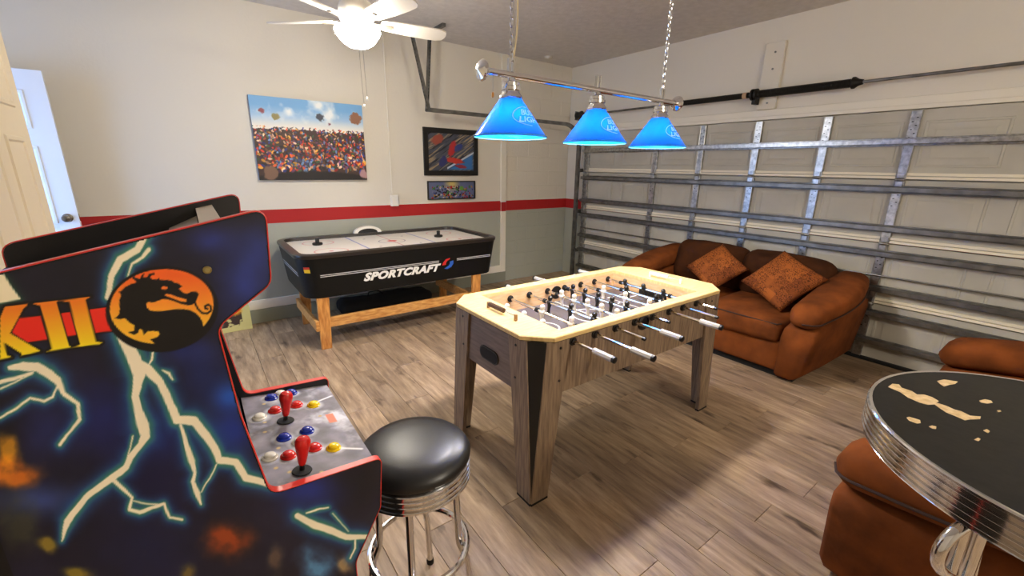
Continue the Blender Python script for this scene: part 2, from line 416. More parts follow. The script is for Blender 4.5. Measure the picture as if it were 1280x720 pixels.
b_ = MB().tube([(-.1, GY1, .79), (-.1, GY0, .79)], .008, 8); b_.build('lock_bar', steel_dark, gd)
MB().box((-.09, GY1-.02, .001), (-.02, GY0+.02, .03)).build('bottom_seal', rubber, gd, bev=.004)
# track on the back-wall side
tr = thing('garage_door_track', 'grey steel garage door track curving back along the ceiling', 'track', (-.15, -.37, 0))
path = [(-.15, -.37, .02), (-.15, -.37, 1.0), (-.15, -.37, 1.95)]+[(-.15-.3*(1-math.cos(a)), -.37, 1.95+.3*math.sin(a)) for a in np.linspace(.15, PI/2, 9)]+[(-1.2, -.37, 2.252), (-2.56, -.37, 2.256)]
rings = []
for i, p in enumerate(path):
    p = Vector(p); t = (Vector(path[min(i+1, len(path)-1)])-Vector(path[max(i-1, 0)])).normalized(); s_ = Vector((0, 1, 0)); n_ = t.cross(s_)
    prof = [(-.028, -.02), (.028, -.02), (.028, -.016), (-.022, -.016), (-.022, .016), (.028, .016), (.028, .02), (-.028, .02)]
    rings.append([tuple(p+n_*a*-1+s_*b) for a, b in [(q[1], q[0]) for q in prof]])
MB().loft(rings).build('rail', steel_dark, tr, smooth=30)
def angle_bar(p, q, name='hanger'):
    p, q = Vector(p), Vector(q); t = (q-p); l = t.length; t.normalize(); M_ = t.to_track_quat('Z', 'Y').to_matrix().to_4x4(); M_.translation = p
    b = MB(); b.box((-.016, -.002, 0), (.016, .002, l), M_); b.box((.012, -.002, 0), (.016, .03, l), M_)
    h = b.build(name, steel_dark, tr, smooth=0)
    d = MB()
    for k in range(int(l/.035)): d.box((-.005, -.0026, .02+k*.035), (.005, .0026, .036+k*.035), M_)
    d.build('holes', blackmat, h, smooth=0)['kind'] = 'stuff'
angle_bar((-2.53, -.345, 2.24), (-2.72, -.345, H-.01)); angle_bar((-2.53, -.34, 2.24), (-2.46, -.34, H-.01))
MB().box((-2.47, -.62, H-.035), (-2.43, -.16, H-.002)).build('ceiling_bracket', steel_dark, tr, bev=.002)
for z in (.4, 1.0, 1.6): MB().box((-.17, -.4, z), (-.022, -.372, z+.05)).build('track_bracket', steel_dark, tr, bev=.002)
# torsion spring
ts = thing('torsion_spring', 'black wound torsion spring on a steel shaft above the garage door', 'spring', (-.12, -2.79, 2.39))
MB().tube([(-.12, -.24, 2.39), (-.12, -5.5, 2.39)], .0125, 12).build('shaft', steel_dark, ts)
def coil(y0, y1, r0, r1, n):
    b = MB(); P = []
    m_ = n*10
    for i in range(m_+1):
        t = i/m_; a = 2*PI*n*t; r = r0+(r1-r0)*t; P.append((-.12+r*math.cos(a), y0+(y1-y0)*t, 2.39+r*math.sin(a)))
    b.tube(P, .0055, 5); b.lathe([(r0-.003, y0), (r1-.003, y1)], (-.12, 0, 2.39), 20, axis=1); return b
spm = mat('blackened_spring', (26, 24, 22), .5, .4)
coil(-1.96, -2.72, .024, .024, 60).build('spring', spm, ts); coil(-2.80, -3.59, .032, .032, 60).build('spring', spm, ts)
MB().lathe([(.02, -1.93), (.034, -1.95), (.034, -1.975), (.02, -1.99)], (-.12, 0, 2.39), 20, axis=1).build('winding_cone', black, ts)
MB().lathe([(.025, -3.57), (.048, -3.585), (.048, -3.60), (.028, -3.63), (.02, -3.66)], (-.12, 0, 2.39), 20, axis=1).build('winding_cone', spm, ts)
MB().lathe([(.03, -2.66), (.03, -2.70)], (-.12, 0, 2.39), 20, axis=1).build('tape_band', mat('tan_tape', (196, 164, 130), .7), ts)
MB().lathe([(.034, -2.735), (.054, -2.745), (.054, -2.765), (.04, -2.77), (.054, -2.78), (.054, -2.80), (.034, -2.81)], (-.12, 0, 2.39), 20, axis=1).box((-.125, -2.79, 2.30), (-.04, -2.755, 2.39)).build('centre_bracket', spm, ts)
MB().lathe([(.03, -.262), (.055, -.27), (.05, -.30), (.045, -.33), (.058, -.345), (.058, -.36), (.02, -.37)], (-.12, 0, 2.39), 20, axis=1).build('cable_drum', black, ts)
MB().box((-.135, -.25, 2.33), (-.001, -.238, 2.45)).build('end_bracket', steel_dark, ts)
# ------------------------------------------------------------------ inner doors on the left
def panel_door(name, label, a, width, y, z0, z1, m_, nsgn=1, knob=None):
    """door leaf in a plane parallel to the back wall, free edge at x=a, running to -x"""
    d = struct(thing(name, label, 'door', (a, y, z0))); del d['category']
    MB().box((a-width, y, z0), (a, y+.038, z1)).build('leaf', m_, d, bev=.002)
    wv = (width-.36)/2
    for (zz0, zz1) in ((z0+.22, z0+.78), (z0+.92, z0+1.5), (z0+1.62, z1-.14)):
        for s_ in (0, 1):
            xa = a-.12-s_*(wv+.12); xb = xa-wv
            rings = [[(p[0], y-dy, p[1]) for p in ((xa-dd, zz0+dd), (xb+dd, zz0+dd), (xb+dd, zz1-dd), (xa-dd, zz1-dd))] for dd, dy in ((0, 0), (.006, .007), (.02, .007), (.028, .001), (.06, .005))]
            q = MB().loft(rings, cap=False); q.add([tuple(p) for p in rings[-1]], [(0, 1, 2, 3)]); q.build('panel', m_, d, smooth=20)
    if knob:
        kx, kz = knob
        MB().lathe([(.033, 0), (.033, -.006), (.012, -.01), (.012, -.03), (.024, -.036), (.029, -.05), (.024, -.062), (.008, -.066)], (kx, y, kz), 24, axis=1).build('knob', mat('brushed_nickel', (150, 146, 140), .25, 1), d)
        MB().box((a, y+.008, kz-.028), (a+.0015, y+.03, kz+.028)).build('latch_plate', mat('brushed_nickel', (150, 146, 140), .25, 1), d, smooth=0)
    return d
panel_door('door_2', 'white panelled door standing open, lit blue by daylight', -5.575, .81, -.245, .245, 2.275, door_white, knob=(-5.64, 1.205))
panel_door('door_3', 'cream panelled door standing open at the landing', -5.40, .9, -2.0, .245, 2.275, door_cream).rotation_euler = (0, 0, PI/2)

# ================================================================== air hockey table
ah = thing('air_hockey_table', 'black air hockey table with silver lettering on a pine timber stand', 'game table', (-3.15, -.65, 0))
AX0, AX1, AY0, AY1 = -4.20, -2.115, -1.20, -.10
def octo(x0, x1, y0, y1, c, z): return [(x0+c, y0, z), (x1-c, y0, z), (x1, y0+c, z), (x1, y1-c, z), (x1-c, y1, z), (x0+c, y1, z), (x0, y1-c, z), (x0, y0+c, z)]
def octr(x0, x1, y0, y1, c, z, n=5):
    P = []
    for (cx, cy, a0) in ((x1-c, y0+c, -90), (x1-c, y1-c, 0), (x0+c, y1-c, 90), (x0+c, y0+c, 180)):
        for k in range(n): a = math.radians(a0+90*k/(n-1)); P.append((cx+c*math.cos(a), cy+c*math.sin(a), z))
    return P
ti = .055
MB().loft([octr(AX0+ti, AX1-ti, AY0+ti, AY1-ti, .14, .495), octr(AX0+.01, AX1-.01, AY0+.01, AY1-.01, .15, .86)]).build('cabinet', blackmat, ah, smooth=40)
rail = MB(); rr = [octr(AX0+.004, AX1-.004, AY0+.004, AY1-.004, .15, .862), octr(AX0, AX1, AY0, AY1, .15, .872), octr(AX0, AX1, AY0, AY1, .15, .893), octr(AX0+.008, AX1-.008, AY0+.008, AY1-.008, .15, .90), octr(AX0+.06, AX1-.06, AY0+.06, AY1-.06, .11, .90), octr(AX0+.065, AX1-.065, AY0+.065, AY1-.065, .105, .866)]
rail.loft(rr, cap=False).build('rail', mat('dark_bronze_rail', (44, 38, 34), .3), ah, smooth=40)
def rink(P, u, v):
    X = u*2-1; Y = (v*2-1)*.53
    c = np.tile(np.array([236., 232, 224]), (len(X), 1))
    for xx in (-.36, .36): c = lay(c, (80, 100, 190), 1-np.abs(X-xx)/.012)
    c = lay(c, (170, 40, 50), .8*(1-np.abs(X)/.01))
    r = np.hypot(X, Y); c = lay(c, (90, 80, 120), 1-np.abs(r-.14)/.008); c = lay(c, (214, 50, 50), (.055-r)/.01)
    for xx in (-.7, .7):
        for yy in (-.28, .28):
            r = np.hypot(X-xx, Y-yy); c = lay(c, (214, 80, 80), .8*(1-np.abs(r-.15)/.008)); c = lay(c, (214, 80, 80), (.022-r)/.006)
    for xx in (-.22, .22):
        for yy in (-.28, .28): c = lay(c, (60, 60, 90), (.016-np.hypot(X-xx, Y-yy))/.006)
    return c
MB().box((AX0+.06, AY0+.06, .858), (AX1-.06, AY1-.06, .8665)).build('bed', white, ah, smooth=0)
print_grid('playing_surface', (AX0+.062, AY0+.062, .8675), (AX1-AX0-.124, 0, 0), (0, AY1-AY0-.124, 0), 300, 150, rink, mat_print('rink_print', .3), ah)
for xg, s_ in ((AX0+.06, 1), (AX1-.06, -1)): MB().box((xg, -.8, .868), (xg+s_*.006, -.5, .89)).build('goal_slot', black, ah, smooth=0)
arch = MB(); A = [(math.cos(t), math.sin(t)) for t in np.linspace(0, PI, 17)]
outer = [(-3.25+.155*c, .90+.075*s) for c, s in A]; inn = [(-3.25+.115*c, .90+.048*s) for c, s in A]
arch.prism(outer+inn[::-1], 1, -.165, -.11).build('score_arch', white, ah, smooth=40)
MB().prism(inn, 1, -.15, -.115).build('score_display', black, ah)
# stripes, lettering, emblem on the sloping front
fy = lambda z: AY0+.01+(ti-.01)*(.86-z)/(.86-.495)-.0012
silver = mat('silver_print', (202, 202, 204), .4); ltr = mat('white_lettering', (240, 240, 238), .4)
def front_quad(mb, pts): mb.add([(px, fy(pz), pz) for px, pz in pts], [tuple(range(len(pts)))])
for za, xb in ((.705, -2.235), (.690, -2.235)):
    s1 = MB(); front_quad(s1, [(-4.02, za), (-2.87, za), (-2.87, za+.007), (-4.02, za+.007)]); front_quad(s1, [(-2.66, za), (xb, za), (xb, za+.007), (-2.66, za+.007)]); s1.build('stripe', silver, ah, smooth=0, fix=False)
tv, tf = text_verts('SPORTCRAFT', .104, .32, .006, 1.08)
w0 = max(v[0] for v in tv)-min(v[0] for v in tv); k = .80/w0; cx_ = (max(v[0] for v in tv)+min(v[0] for v in tv))/2
t_ = MB(); t_.add([(-3.245+(v[0]-cx_)*k, fy(.635+v[1]*.98), .635+v[1]*.98) for v in tv], tf); t_.build('lettering', ltr, ah, smooth=0, fix=False)
def blob(mb, pts, y_=None): front_quad(mb, [(-2.765+a*.07, .668+b*.06) for a, b in pts])
e1 = MB(); blob(e1, [(-.95, -.25), (-.8, .3), (-.35, .85), (.35, 1.0), (.25, .7), (-.15, .5), (-.35, .1), (-.3, -.15)]); e1.build('emblem_red', mat('emblem_red', (206, 42, 40), .4), ah, smooth=0, fix=False)
e1 = MB(); blob(e1, [(.9, .45), (.95, -.1), (.6, -.7), (-.1, -1.0), (-.6, -.85), (-.2, -.6), (.2, -.35), (.35, .1), (.25, .3)]); e1.build('emblem_blue', mat('emblem_blue', (42, 96, 196), .4), ah, smooth=0, fix=False)
# end stripes on the left short side
fx = lambda z: AX0+.01+(ti-.01)*(.86-z)/(.86-.495)-.0012
for za in (.715, .69):
    s1 = MB(); s1.add([(fx(za), -1.03, za), (fx(za), -.3, za), (fx(za+.008), -.3, za+.008), (fx(za+.008), -1.03, za+.008)], [(0, 1, 2, 3)]); s1.build('stripe', silver, ah, smooth=0, fix=False)
# tag on the rounded corner
ta = [math.radians(a) for a in (224, 234, 244)]
def cor(a, z, o): c_ = .145; k_ = (.86-z)/(.86-.495)*(ti-.01)+.01; return (AX0+k_+c_+(c_+o)*math.cos(a), AY0+k_+c_+(c_+o)*math.sin(a), z)
for z0, z1, mc in ((.77, .792, (196, 54, 38)), (.738, .77, (240, 200, 40))):
    s1 = MB(); s1.add([cor(a, z, .004) for z in (z0, z1) for a in ta], [(0, 1, 4, 3), (1, 2, 5, 4)]); s1.build('corner_tag', mat('tag%d' % mc[0], mc, .5), ah, smooth=0)
# pine stand
LXS = (-4.02, -2.40)
for lx in LXS:
    for ly in (-1.115, -.32):
        MB().hexa([(lx-.045, ly-.02, 0), (lx+.045, ly-.02, 0), (lx+.045, ly+.02, 0), (lx-.045, ly+.02, 0)], [(lx-.052+.01, ly-.02, .494), (lx+.052+.01, ly-.02, .494), (lx+.052+.01, ly+.02, .494), (lx-.042, ly+.02, .494)]).build('leg', pine_v, ah, bev=.003)
    MB().box((lx-.078, -1.15, .19), (lx-.046, -.28, .285)).build('end_rail', pine, ah, bev=.003)
MB().box((LXS[0]+.0, -1.094, .19), (LXS[1], -1.058, .285)).build('stretcher', pine, ah, bev=.003)
MB().box((LXS[0], -.362, .39), (LXS[1], -.342, .49)).build('stretcher', pine, ah, bev=.003)
for py, lab in (((397, 306), 'black mallet on the rink end with the coloured corner tag'), ((548, 296), 'black mallet on the rink end towards the garage door')):
    p = on(2, *py, .868)
    hp = thing('hockey_mallet', lab, 'mallet', (p[0], p[1], .8676))
    MB().lathe([(.045, 0), (.049, .006), (.049, .018), (.042, .024), (.02, .026)], tuple(hp.location), 24).build('skirt', black, hp)
    MB().lathe([(.02, .022), (.019, .05), (.021, .062), (.016, .07), (.004, .072)], tuple(hp.location), 20).build('grip', black, hp)
# bag and box on the floor behind
bag = thing('storage_bag', 'long black cloth bag lying under the air hockey table', 'bag', (-3.1, -.17, 0))
MB().soft((-3.1, -.19, .075), (.56, .125, .075), .06, 16, (.0, .01, .02), wob=.012, seed=4).build('body', mat('black_cloth', (17, 17, 18), .9), bag, smooth=60)
MB().tube([(-3.32, -.19, .15), (-3.31, -.21, .21), (-3.2, -.215, .215), (-3.12, -.2, .15)], .007, 6).build('strap', rubber, bag)
def toybox(P, u, v):
    n = noise2(u*100, v*100, 14, 3); c = np.tile(np.array([214., 208, 140]), (len(u), 1))
    c = lay(c, (66, 52, 44), (n-.36)*9*((u > .0) & (u < .78) & (v > .22) & (v < .8))); c = lay(c, (232, 228, 226), (.25-np.hypot(u-.08, v-.4))*8)
    c = lay(c, (238, 160, 40), (.22-np.hypot(u-.62, v-.86))*9); return c
tb = thing('toy_box', 'small pale yellow printed box on the floor against the curb', 'box', (-4.66, -.12, 0))
MB().box((-4.86, -.165, 0), (-4.515, -.045, .245)).build('carton', mat('pale_card', (206, 200, 140), .7), tb, bev=.003)
print_grid('printed_front', (-4.859, -.1665, .002), (.343, 0, 0), (0, 0, .241), 80, 60, toybox, mat_print('box_print', .6), tb)

# ================================================================== foosball table
fb = thing('foosball_table', 'maple topped foosball table with grey oak sides and black and white players', 'game table', (-2.866, -3.324, 0))
X0, X1, Y0, Y1, ZT = -3.703, -2.03, -3.738, -2.91, .90
IX0, IX1, IY0, IY1 = -3.505, -2.302, -3.672, -2.984
def cut(c, z, d=0): return octo(X0+d, X1-d, Y0+d, Y1-d, c, z)
top = MB(); o_ = cut(.115, 0); i_ = [(IX0+.0, IY0, 0), (IX1, IY0, 0), (IX1, IY1, 0), (IX0, IY1, 0)]
vs = []
for z, d in ((ZT-.024, .003), (ZT-.004, 0), (ZT, .004)): vs += [(a[0]+(d if a[0] < -2.8 else -d), a[1]+(d if a[1] < -3.3 else -d), z) for a in o_]
vs += [(a[0], a[1], ZT) for a in i_]+[(a[0], a[1], ZT-.024) for a in i_]
fs = [(k_*8+i, k_*8+(i+1) % 8, k_*8+8+(i+1) % 8, k_*8+8+i) for k_ in (0, 1) for i in range(8)]
T, I, IB = 16, 24, 28
for base, inn_, fl_ in ((16, 24, 0), (0, 28, 1)):
    q = [(base+0, base+1, inn_+1, inn_+0), (base+1, base+2, inn_+1), (base+2, base+3, inn_+2, inn_+1), (base+3, base+4, inn_+2), (base+4, base+5, inn_+3, inn_+2), (base+5, base+6, inn_+3), (base+6, base+7, inn_+0, inn_+3), (base+7, base+0, inn_+0)]
    fs += q
fs += [(24+i, 24+(i+1) % 4, 28+(i+1) % 4, 28+i) for i in range(4)]
top.add(vs, fs).build('top_rail', maple, fb, smooth=20)
MB().add([(a[0]+(.002 if a[0] < -2.8 else -.002), a[1]+(.002 if a[1] < -3.3 else -.002), z) for z in (ZT-.0245, ZT-.031) for a in cut(.115, 0, .006)], [(i, (i+1) % 8, 8+(i+1) % 8, 8+i) for i in range(8)]).build('rail_underside', mat('dark_edge', (92, 74, 54), .6), fb, smooth=0)
AP = .58
ex = .03
MB().box((X0+.12, Y0+ex, AP), (X1-.12, Y0+ex+.02, ZT-.025)).build('side_apron', oak, fb, bev=.001)
MB().box((X0+.12, Y1-ex-.02, AP), (X1-.12, Y1-ex, ZT-.025)).build('side_apron', oak, fb, bev=.001)
for xs_ in (X0+ex, X1-ex-.02):
    MB().box((xs_, Y0+.12, AP), (xs_+.02, Y1-.12, ZT-.025)).build('end_panel', mat('dark_oak_end', (126, 108, 96), .5, col2=(104, 88, 78), scale=6, stretch=(12, 1.2, 12)), fb, bev=.001)
# inner walls and playfield
iw = MB(); iw.box((IX0-.012, IY0-.02, .72), (IX1+.012, IY0, ZT-.022)); iw.box((IX0-.012, IY1, .72), (IX1+.012, IY1+.02, ZT-.022)); iw.box((IX0-.02, IY0, .72), (IX0, IY1, ZT-.022)); iw.box((IX1, IY0, .72), (IX1+.02, IY1, ZT-.022))
iw.build('inner_wall', maple_in, fb, smooth=0)
MB().box((IX0-.015, IY0-.015, .735), (IX1+.015, IY1+.015, .7545)).build('playfield_board', blackmat, fb, smooth=0)
def pitch(P, u, v):
    X = (u*2-1)*.6; Y = (v*2-1)*.344; c = np.tile(np.array([92., 84, 82]), (len(X), 1))
    wd = .0065
    def line(d): return (wd-np.abs(d))/.003
    c = lay(c, (235, 232, 226), line(X)); r = np.hypot(X, Y); c = lay(c, (235, 232, 226), line(r-.12)); c = lay(c, (235, 232, 226), (.018-r)/.003)
    for s_ in (-1, 1):
        bx = np.maximum(np.abs(X-s_*.6)-.22, np.abs(Y)-.2); c = lay(c, (235, 232, 226), line(bx)); bx = np.maximum(np.abs(X-s_*.6)-.1, np.abs(Y)-.12); c = lay(c, (235, 232, 226), line(bx))
        c = lay(c, (235, 232, 226), line(np.hypot(X-s_*.38, Y)-.08)*((X*s_) < .38))
    return c
print_grid('playfield', (IX0, IY0, .7555), (IX1-IX0, 0, 0), (0, IY1-IY0, 0), 260, 150, pitch, mat_print('pitch_print', .5), fb)
for xg in (IX0+.001, IX1-.001): MB().box((xg-.002, -3.43, .757), (xg+.002, -3.23, .83)).build('goal', black, fb, smooth=0)
# ball return cups on the end and the sides
ov = [(math.cos(t), math.sin(t)) for t in np.linspace(0, 2*PI, 24, endpoint=False)]
oval = [(-3.325+(.05 if c > 0 else -.05)+.038*c, .682+.038*s) for c, s in ov]
MB().prism(oval, 0, X0+ex-.006, X0+ex+.001).build('return_slot', black, fb, smooth=40)
MB().prism([(-3.325+(.05 if c > 0 else -.05)+.03*c, .682+.03*s) for c, s in ov], 0, X0+ex-.0075, X0+ex-.005).build('return_recess', rubber, fb)
for yy, dy in ((Y0+ex, -1), (Y1-ex, 1)):
    MB().lathe([(.046, 0), (.046, dy*.008), (.034, dy*.014), (.034, dy*.006)], (-2.896, yy, .825), 24, axis=1).build('ball_cup', black, fb)
MB().lathe([(.046, 0), (.046, -.006), (.03, -.006)], (-2.896, IY1, .82), 24, axis=1).build('ball_cup', black, fb)
# legs: two tapering boards with a black wedge between
for cx_, sx in ((X0, 1), (X1, -1)):
    for cy_, sy in ((Y0, 1), (Y1, -1)):
        e = ex-.014; c0, c1, wd = .03, .105, .10
        lgE = MB().hexa(*[[(cx_+sx*e, cy_+sy*(e+o1), z), (cx_+sx*(e+.026), cy_+sy*(e+o1), z), (cx_+sx*(e+.026), cy_+sy*(e+o1+wd_), z), (cx_+sx*e, cy_+sy*(e+o1+wd_), z)] for o1, wd_, z in ((.006, .108, .012), (.068, .145, ZT-.026))])
        L1 = lgE.build('leg', oak, fb, bev=.0015)
        lgF = MB().hexa(*[[(cx_+sx*(e+o1), cy_+sy*e, z), (cx_+sx*(e+o1+wd_), cy_+sy*e, z), (cx_+sx*(e+o1+wd_), cy_+sy*(e+.026), z), (cx_+sx*(e+o1), cy_+sy*(e+.026), z)] for o1, wd_, z in ((.006, .108, .012), (.068, .145, ZT-.026))])
        L2 = lgF.build('leg', oak, fb, bev=.0015)
        wv = [(cx_+sx*(e+.006), cy_+sy*(e+.008), .012), (cx_+sx*(e+.008), cy_+sy*(e+.006), .012), (cx_+sx*(e+.02), cy_+sy*(e+.02), .012), (cx_+sx*(e+.003), cy_+sy*(e+.070), ZT-.026), (cx_+sx*(e+.070), cy_+sy*(e+.003), ZT-.026), (cx_+sx*(e+.05), cy_+sy*(e+.05), ZT-.026)]
        MB().add(wv, [(0, 1, 4, 3), (1, 2, 5, 4), (2, 0, 3, 5), (0, 2, 1), (3, 4, 5)]).build('corner_wedge', black, fb, smooth=0)
        MB().box((cx_+sx*e, cy_+sy*(e+.006), 0), (cx_+sx*(e+.026), cy_+sy*(e+.114), .012)).build('foot', rubber, L1, smooth=0)
        MB().box((cx_+sx*(e+.006), cy_+sy*e, 0), (cx_+sx*(e+.114), cy_+sy*(e+.026), .012)).build('foot', rubber, L2, smooth=0)
        for z in (.83, .66):
            MB().lathe([(.007, 0), (.006, -sx*.003)], (cx_+sx*e, cy_+sy*.165, z), 10, axis=0).build('bolt', black, L1); MB().lathe([(.007, 0), (.006, -sy*.003)], (cx_+sx*.17, cy_+sy*e, z), 10, axis=1).build('bolt', black, L2)
# rods with players
def man_mesh():
    b = MB()
    b.lathe([(.006, -.022), (.0125, -.014), (.015, -.006), (.015, .006), (.0125, .014), (.006, .022)], (0, 0, 0), 12, axis=1)
    b.loft([[(sx*.006*c, .008*s, z) for c, s in [(math.cos(t), math.sin(t)) for t in np.linspace(0, 2*PI, 10, endpoint=False)]] for sx, z in ((1, .016),)]+[[(a*math.cos(t), bb*math.sin(t), z) for t in np.linspace(0, 2*PI, 10, endpoint=False)] for a, bb, z in ((.011, .017, .008), (.012, .018, -.008), (.009, .013, -.026), (.008, .011, -.04), (.0085, .011, -.052), (.013, .012, -.066), (.013, .012, -.072))])
    b.lathe([(.004, .012), (.012, .016), (.0155, .026), (.0145, .036), (.008, .043), (.002, .045)], (0, 0, 0), 12)
    return b
mb_ = man_mesh(); man_w = mb_.mesh('player', white); man_b = mb_.mesh('player', black)
bump_me = MB().lathe([(.009, -.012), (.014, -.01), (.014, .01), (.009, .012)], (0, 0, 0), 14, axis=1).mesh('bumper', rubber)
bush_me = MB().lathe([(.01, -.004), (.022, -.004), (.022, .003), (.017, .005), (.017, .012), (.01, .012)], (0, 0, 0), 18, axis=1).mesh('bushing', black)
gripm = mat('grey_grip', (176, 172, 168), .45)
RODX = [-3.446, -3.289, -3.134, -2.976, -2.820, -2.660, -2.518, -2.369]; ZR = .842
own = [1, 1, 0, 1, 0, 1, 0, 0]; cnt = [3, 2, 3, 5, 5, 3, 2, 3]; spc = [.16, .24, .185, .115, .115, .185, .24, .16]
shift = [.0, .09, .045, .03, -.03, .06, .08, -.01]; tilt = [0, .05, .12, -.1, .1, 0, -.4, -.5]
for k in range(8):
    x = RODX[k]; c = -3.328-shift[k]
    ya, yb = c-.52, c+.52
    rod = MB().tube([(x, ya, ZR), (x, yb, ZR)], .0092, 10).build('rod', chrome, fb)
    for n in range(cnt[k]):
        yy = c+(n-(cnt[k]-1)/2)*spc[k]
        inst(man_w if own[k] else man_b, 'player', rod, Vector((x, yy, ZR))-base_of(fb), (0, tilt[k], 0))
    hw = (cnt[k]-1)/2*spc[k]
    for s_ in (-1, 1): inst(bump_me, 'bumper', rod, Vector((x, c+s_*(hw+.045), ZR))-base_of(fb))
    for yy, rz in ((Y0+ex, 0), (Y1-ex, PI)):
        inst(bush_me, 'bushing', fb, Vector((x, yy-(.004 if rz == 0 else -.004), ZR))-base_of(fb), (0, 0, PI if rz == 0 else 0))
    inst(bush_me, 'bushing', fb, Vector((x, IY1-.003, ZR))-base_of(fb), (0, 0, PI))
    hy, s_ = (ya, -1) if own[k] else (yb, 1)
    hd = MB().lathe([(.010, 0), (.0165, s_*.004), (.0155, s_*.03), (.0165, s_*.055), (.0155, s_*.08), (.0165, s_*.105), (.014, s_*.118)], (x, hy, ZR), 8, axis=1).build('handle', gripm, rod)
    MB().lathe([(.0155, s_*.116), (.0155, s_*.126), (.006, s_*.13)], (x, hy, ZR), 12, axis=1).build('handle_cap', black, rod) if False else None
    MB().lathe([(.0158, s_*.114), (.0158, s_*.126), (.006, s_*.13)], (x, hy, ZR), 12, axis=1).build('handle_cap', black, rod)
    oy, s2 = (yb, 1) if own[k] else (ya, -1)
    MB().lathe([(.0095, -s2*.01), (.0095, s2*.006), (.005, s2*.01)], (x, oy, ZR), 12, axis=1).build('rod_cap', black, rod)
# score counters
def abacus(x, y0, y1, mc, mp):
    sc = thing('score_counter', '', '', (x, y0, ZT)); del sc['label']; del sc['category']; sc.parent = fb; sc.location = Vector((x, y0, ZT))-fb.location
    for yy in (y0, y1): MB().box((x-.008, yy-.007, ZT), (x+.008, yy+.007, ZT+.034)).build('post', mp, sc, bev=.002)
    MB().tube([(x, y0, ZT+.024), (x, y1, ZT+.024)], .0025, 6).build('wire', chrome, sc)
    for k in range(10): MB().lathe([(.006, 0), (.0135, .002), (.0135, .0105), (.006, .0125)], (x, y1-.012-.0135*(k+1), ZT+.024), 12, axis=1).build('bead', mc, sc)
brownb = mat('brown_beads', (78, 50, 30), .5)
abacus(-3.60, -3.455, -3.205, brownb, mat('brown_post', (150, 110, 66), .5)); abacus(-2.225, -3.50, -3.255, white, white)

# ================================================================== sofas and pillows
def sofa(label, loc, rz, hw=.975):
    s_ = thing('sofa', label, 'sofa', loc, rz)
    D = 1.03
    def B(mb, name, m_, par=s_, sm=60): return mb.build(name, m_, par, local=True, smooth=sm)
    MB().box((-hw+.13, -D+.07, 0), (hw-.13, -.04, .06)).build('plinth', rubber, s_, local=True, smooth=0)
    B(MB().soft((0, -D/2-.01, .185), (hw-.16, D/2-.035, .135), .04, 10, (0, .0, 0)), 'base', suede)
    for sx in (-1, 1):
        # arm: body leaning out towards the top, with an overstuffed pad sloping down to the front
        rings = []
        for y, zt, o in ((-.02, .60, .03), (-.25, .60, .03), (-.6, .55, .02), (-.9, .49, .0), (-D, .46, -.015)):
            xi = hw-.26; xo = hw-.035+o
            pts = [(xi, .03), (xo-.07, .03), (xo-.015, .10), (xo+.03, zt-.08), (xo+.02, zt), (xi+.02, zt), (xi, zt-.1)]
            rings.append([(sx*a, y, b) for a, b in pts])
        arm = MB().loft(rings); o = arm.build('arm', suede, s_, local=True, smooth=50, bev=.02)
        prof = []
        n = 44
        for i in range(n+1):
            t = i/n; y = .02-1.08*t
            if True:
                zc = .725-.168*(t**1.2); wx = .115+.04*math.sin(PI*min(t*1.1, 1)); hz = .10-.006*t
                e = min(1, math.sqrt(max(0, 1-(max(0, (t-.90)/.10))**2.4))); e = max(e, .12)
                if t < .1: e = .75+2.5*t
                xc = hw-.13+.035*math.sin(PI*t)
                prof.append([(sx*(xc+wx*e*math.copysign(abs(math.cos(a))**.75, math.cos(a))), y, zc-(.02*(1-e))+hz*e*math.copysign(abs(math.sin(a))**.7, math.sin(a))) for a in np.linspace(0, 2*PI, 20, endpoint=False)])
        pad = MB().loft(prof); p_ = pad.build('arm_pad', suede, s_, local=True, smooth=60)
        P = [(sx*(hw-.13+.035*math.sin(PI*t)+(.117+.04*math.sin(PI*min(t*1.1, 1)))*max(.12, min(1, math.sqrt(max(0, 1-(max(0, (t-.90)/.10))**2.4))))), .02-1.08*t, .725-.168*t**1.2-.035) for t in np.linspace(.05, 1, 44)]
        MB().tube(P, .006, 6).build('piping', piping, p_, local=True)
    for sx in (-1, 1):
        c = B(MB().soft((sx*.355, -.585, .385), (.352, .46, .095), .06, 14, (0, .01, .02), wob=.004, seed=3+sx), 'seat_cushion', suede)
        MB().tube([(sx*.355+.34*a, -.585-.445*b, .462) for a, b in ((-1, .9), (-.95, 1), (0, 1.015), (.95, 1), (1, .9))], .006, 6).build('piping', piping, c, local=True)
        M_ = Matrix.Rotation(math.radians(-14), 4, 'X')
        B(MB().soft((sx*.37, -.215, .665), (.385, .135, .225), .11, 14, (.01, .05, .02), M_, wob=.005, seed=8+sx), 'back_cushion', suede_shaded)
    B(MB().soft((0, -.09, .45), (.80, .075, .35), .05, 8), 'back_frame', suede_shaded)
    return s_
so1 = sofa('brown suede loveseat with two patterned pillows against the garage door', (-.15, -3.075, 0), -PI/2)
so2 = sofa('brown suede loveseat without pillows behind the black bar table', (-1.985, -5.74, 0), PI, 1.03)
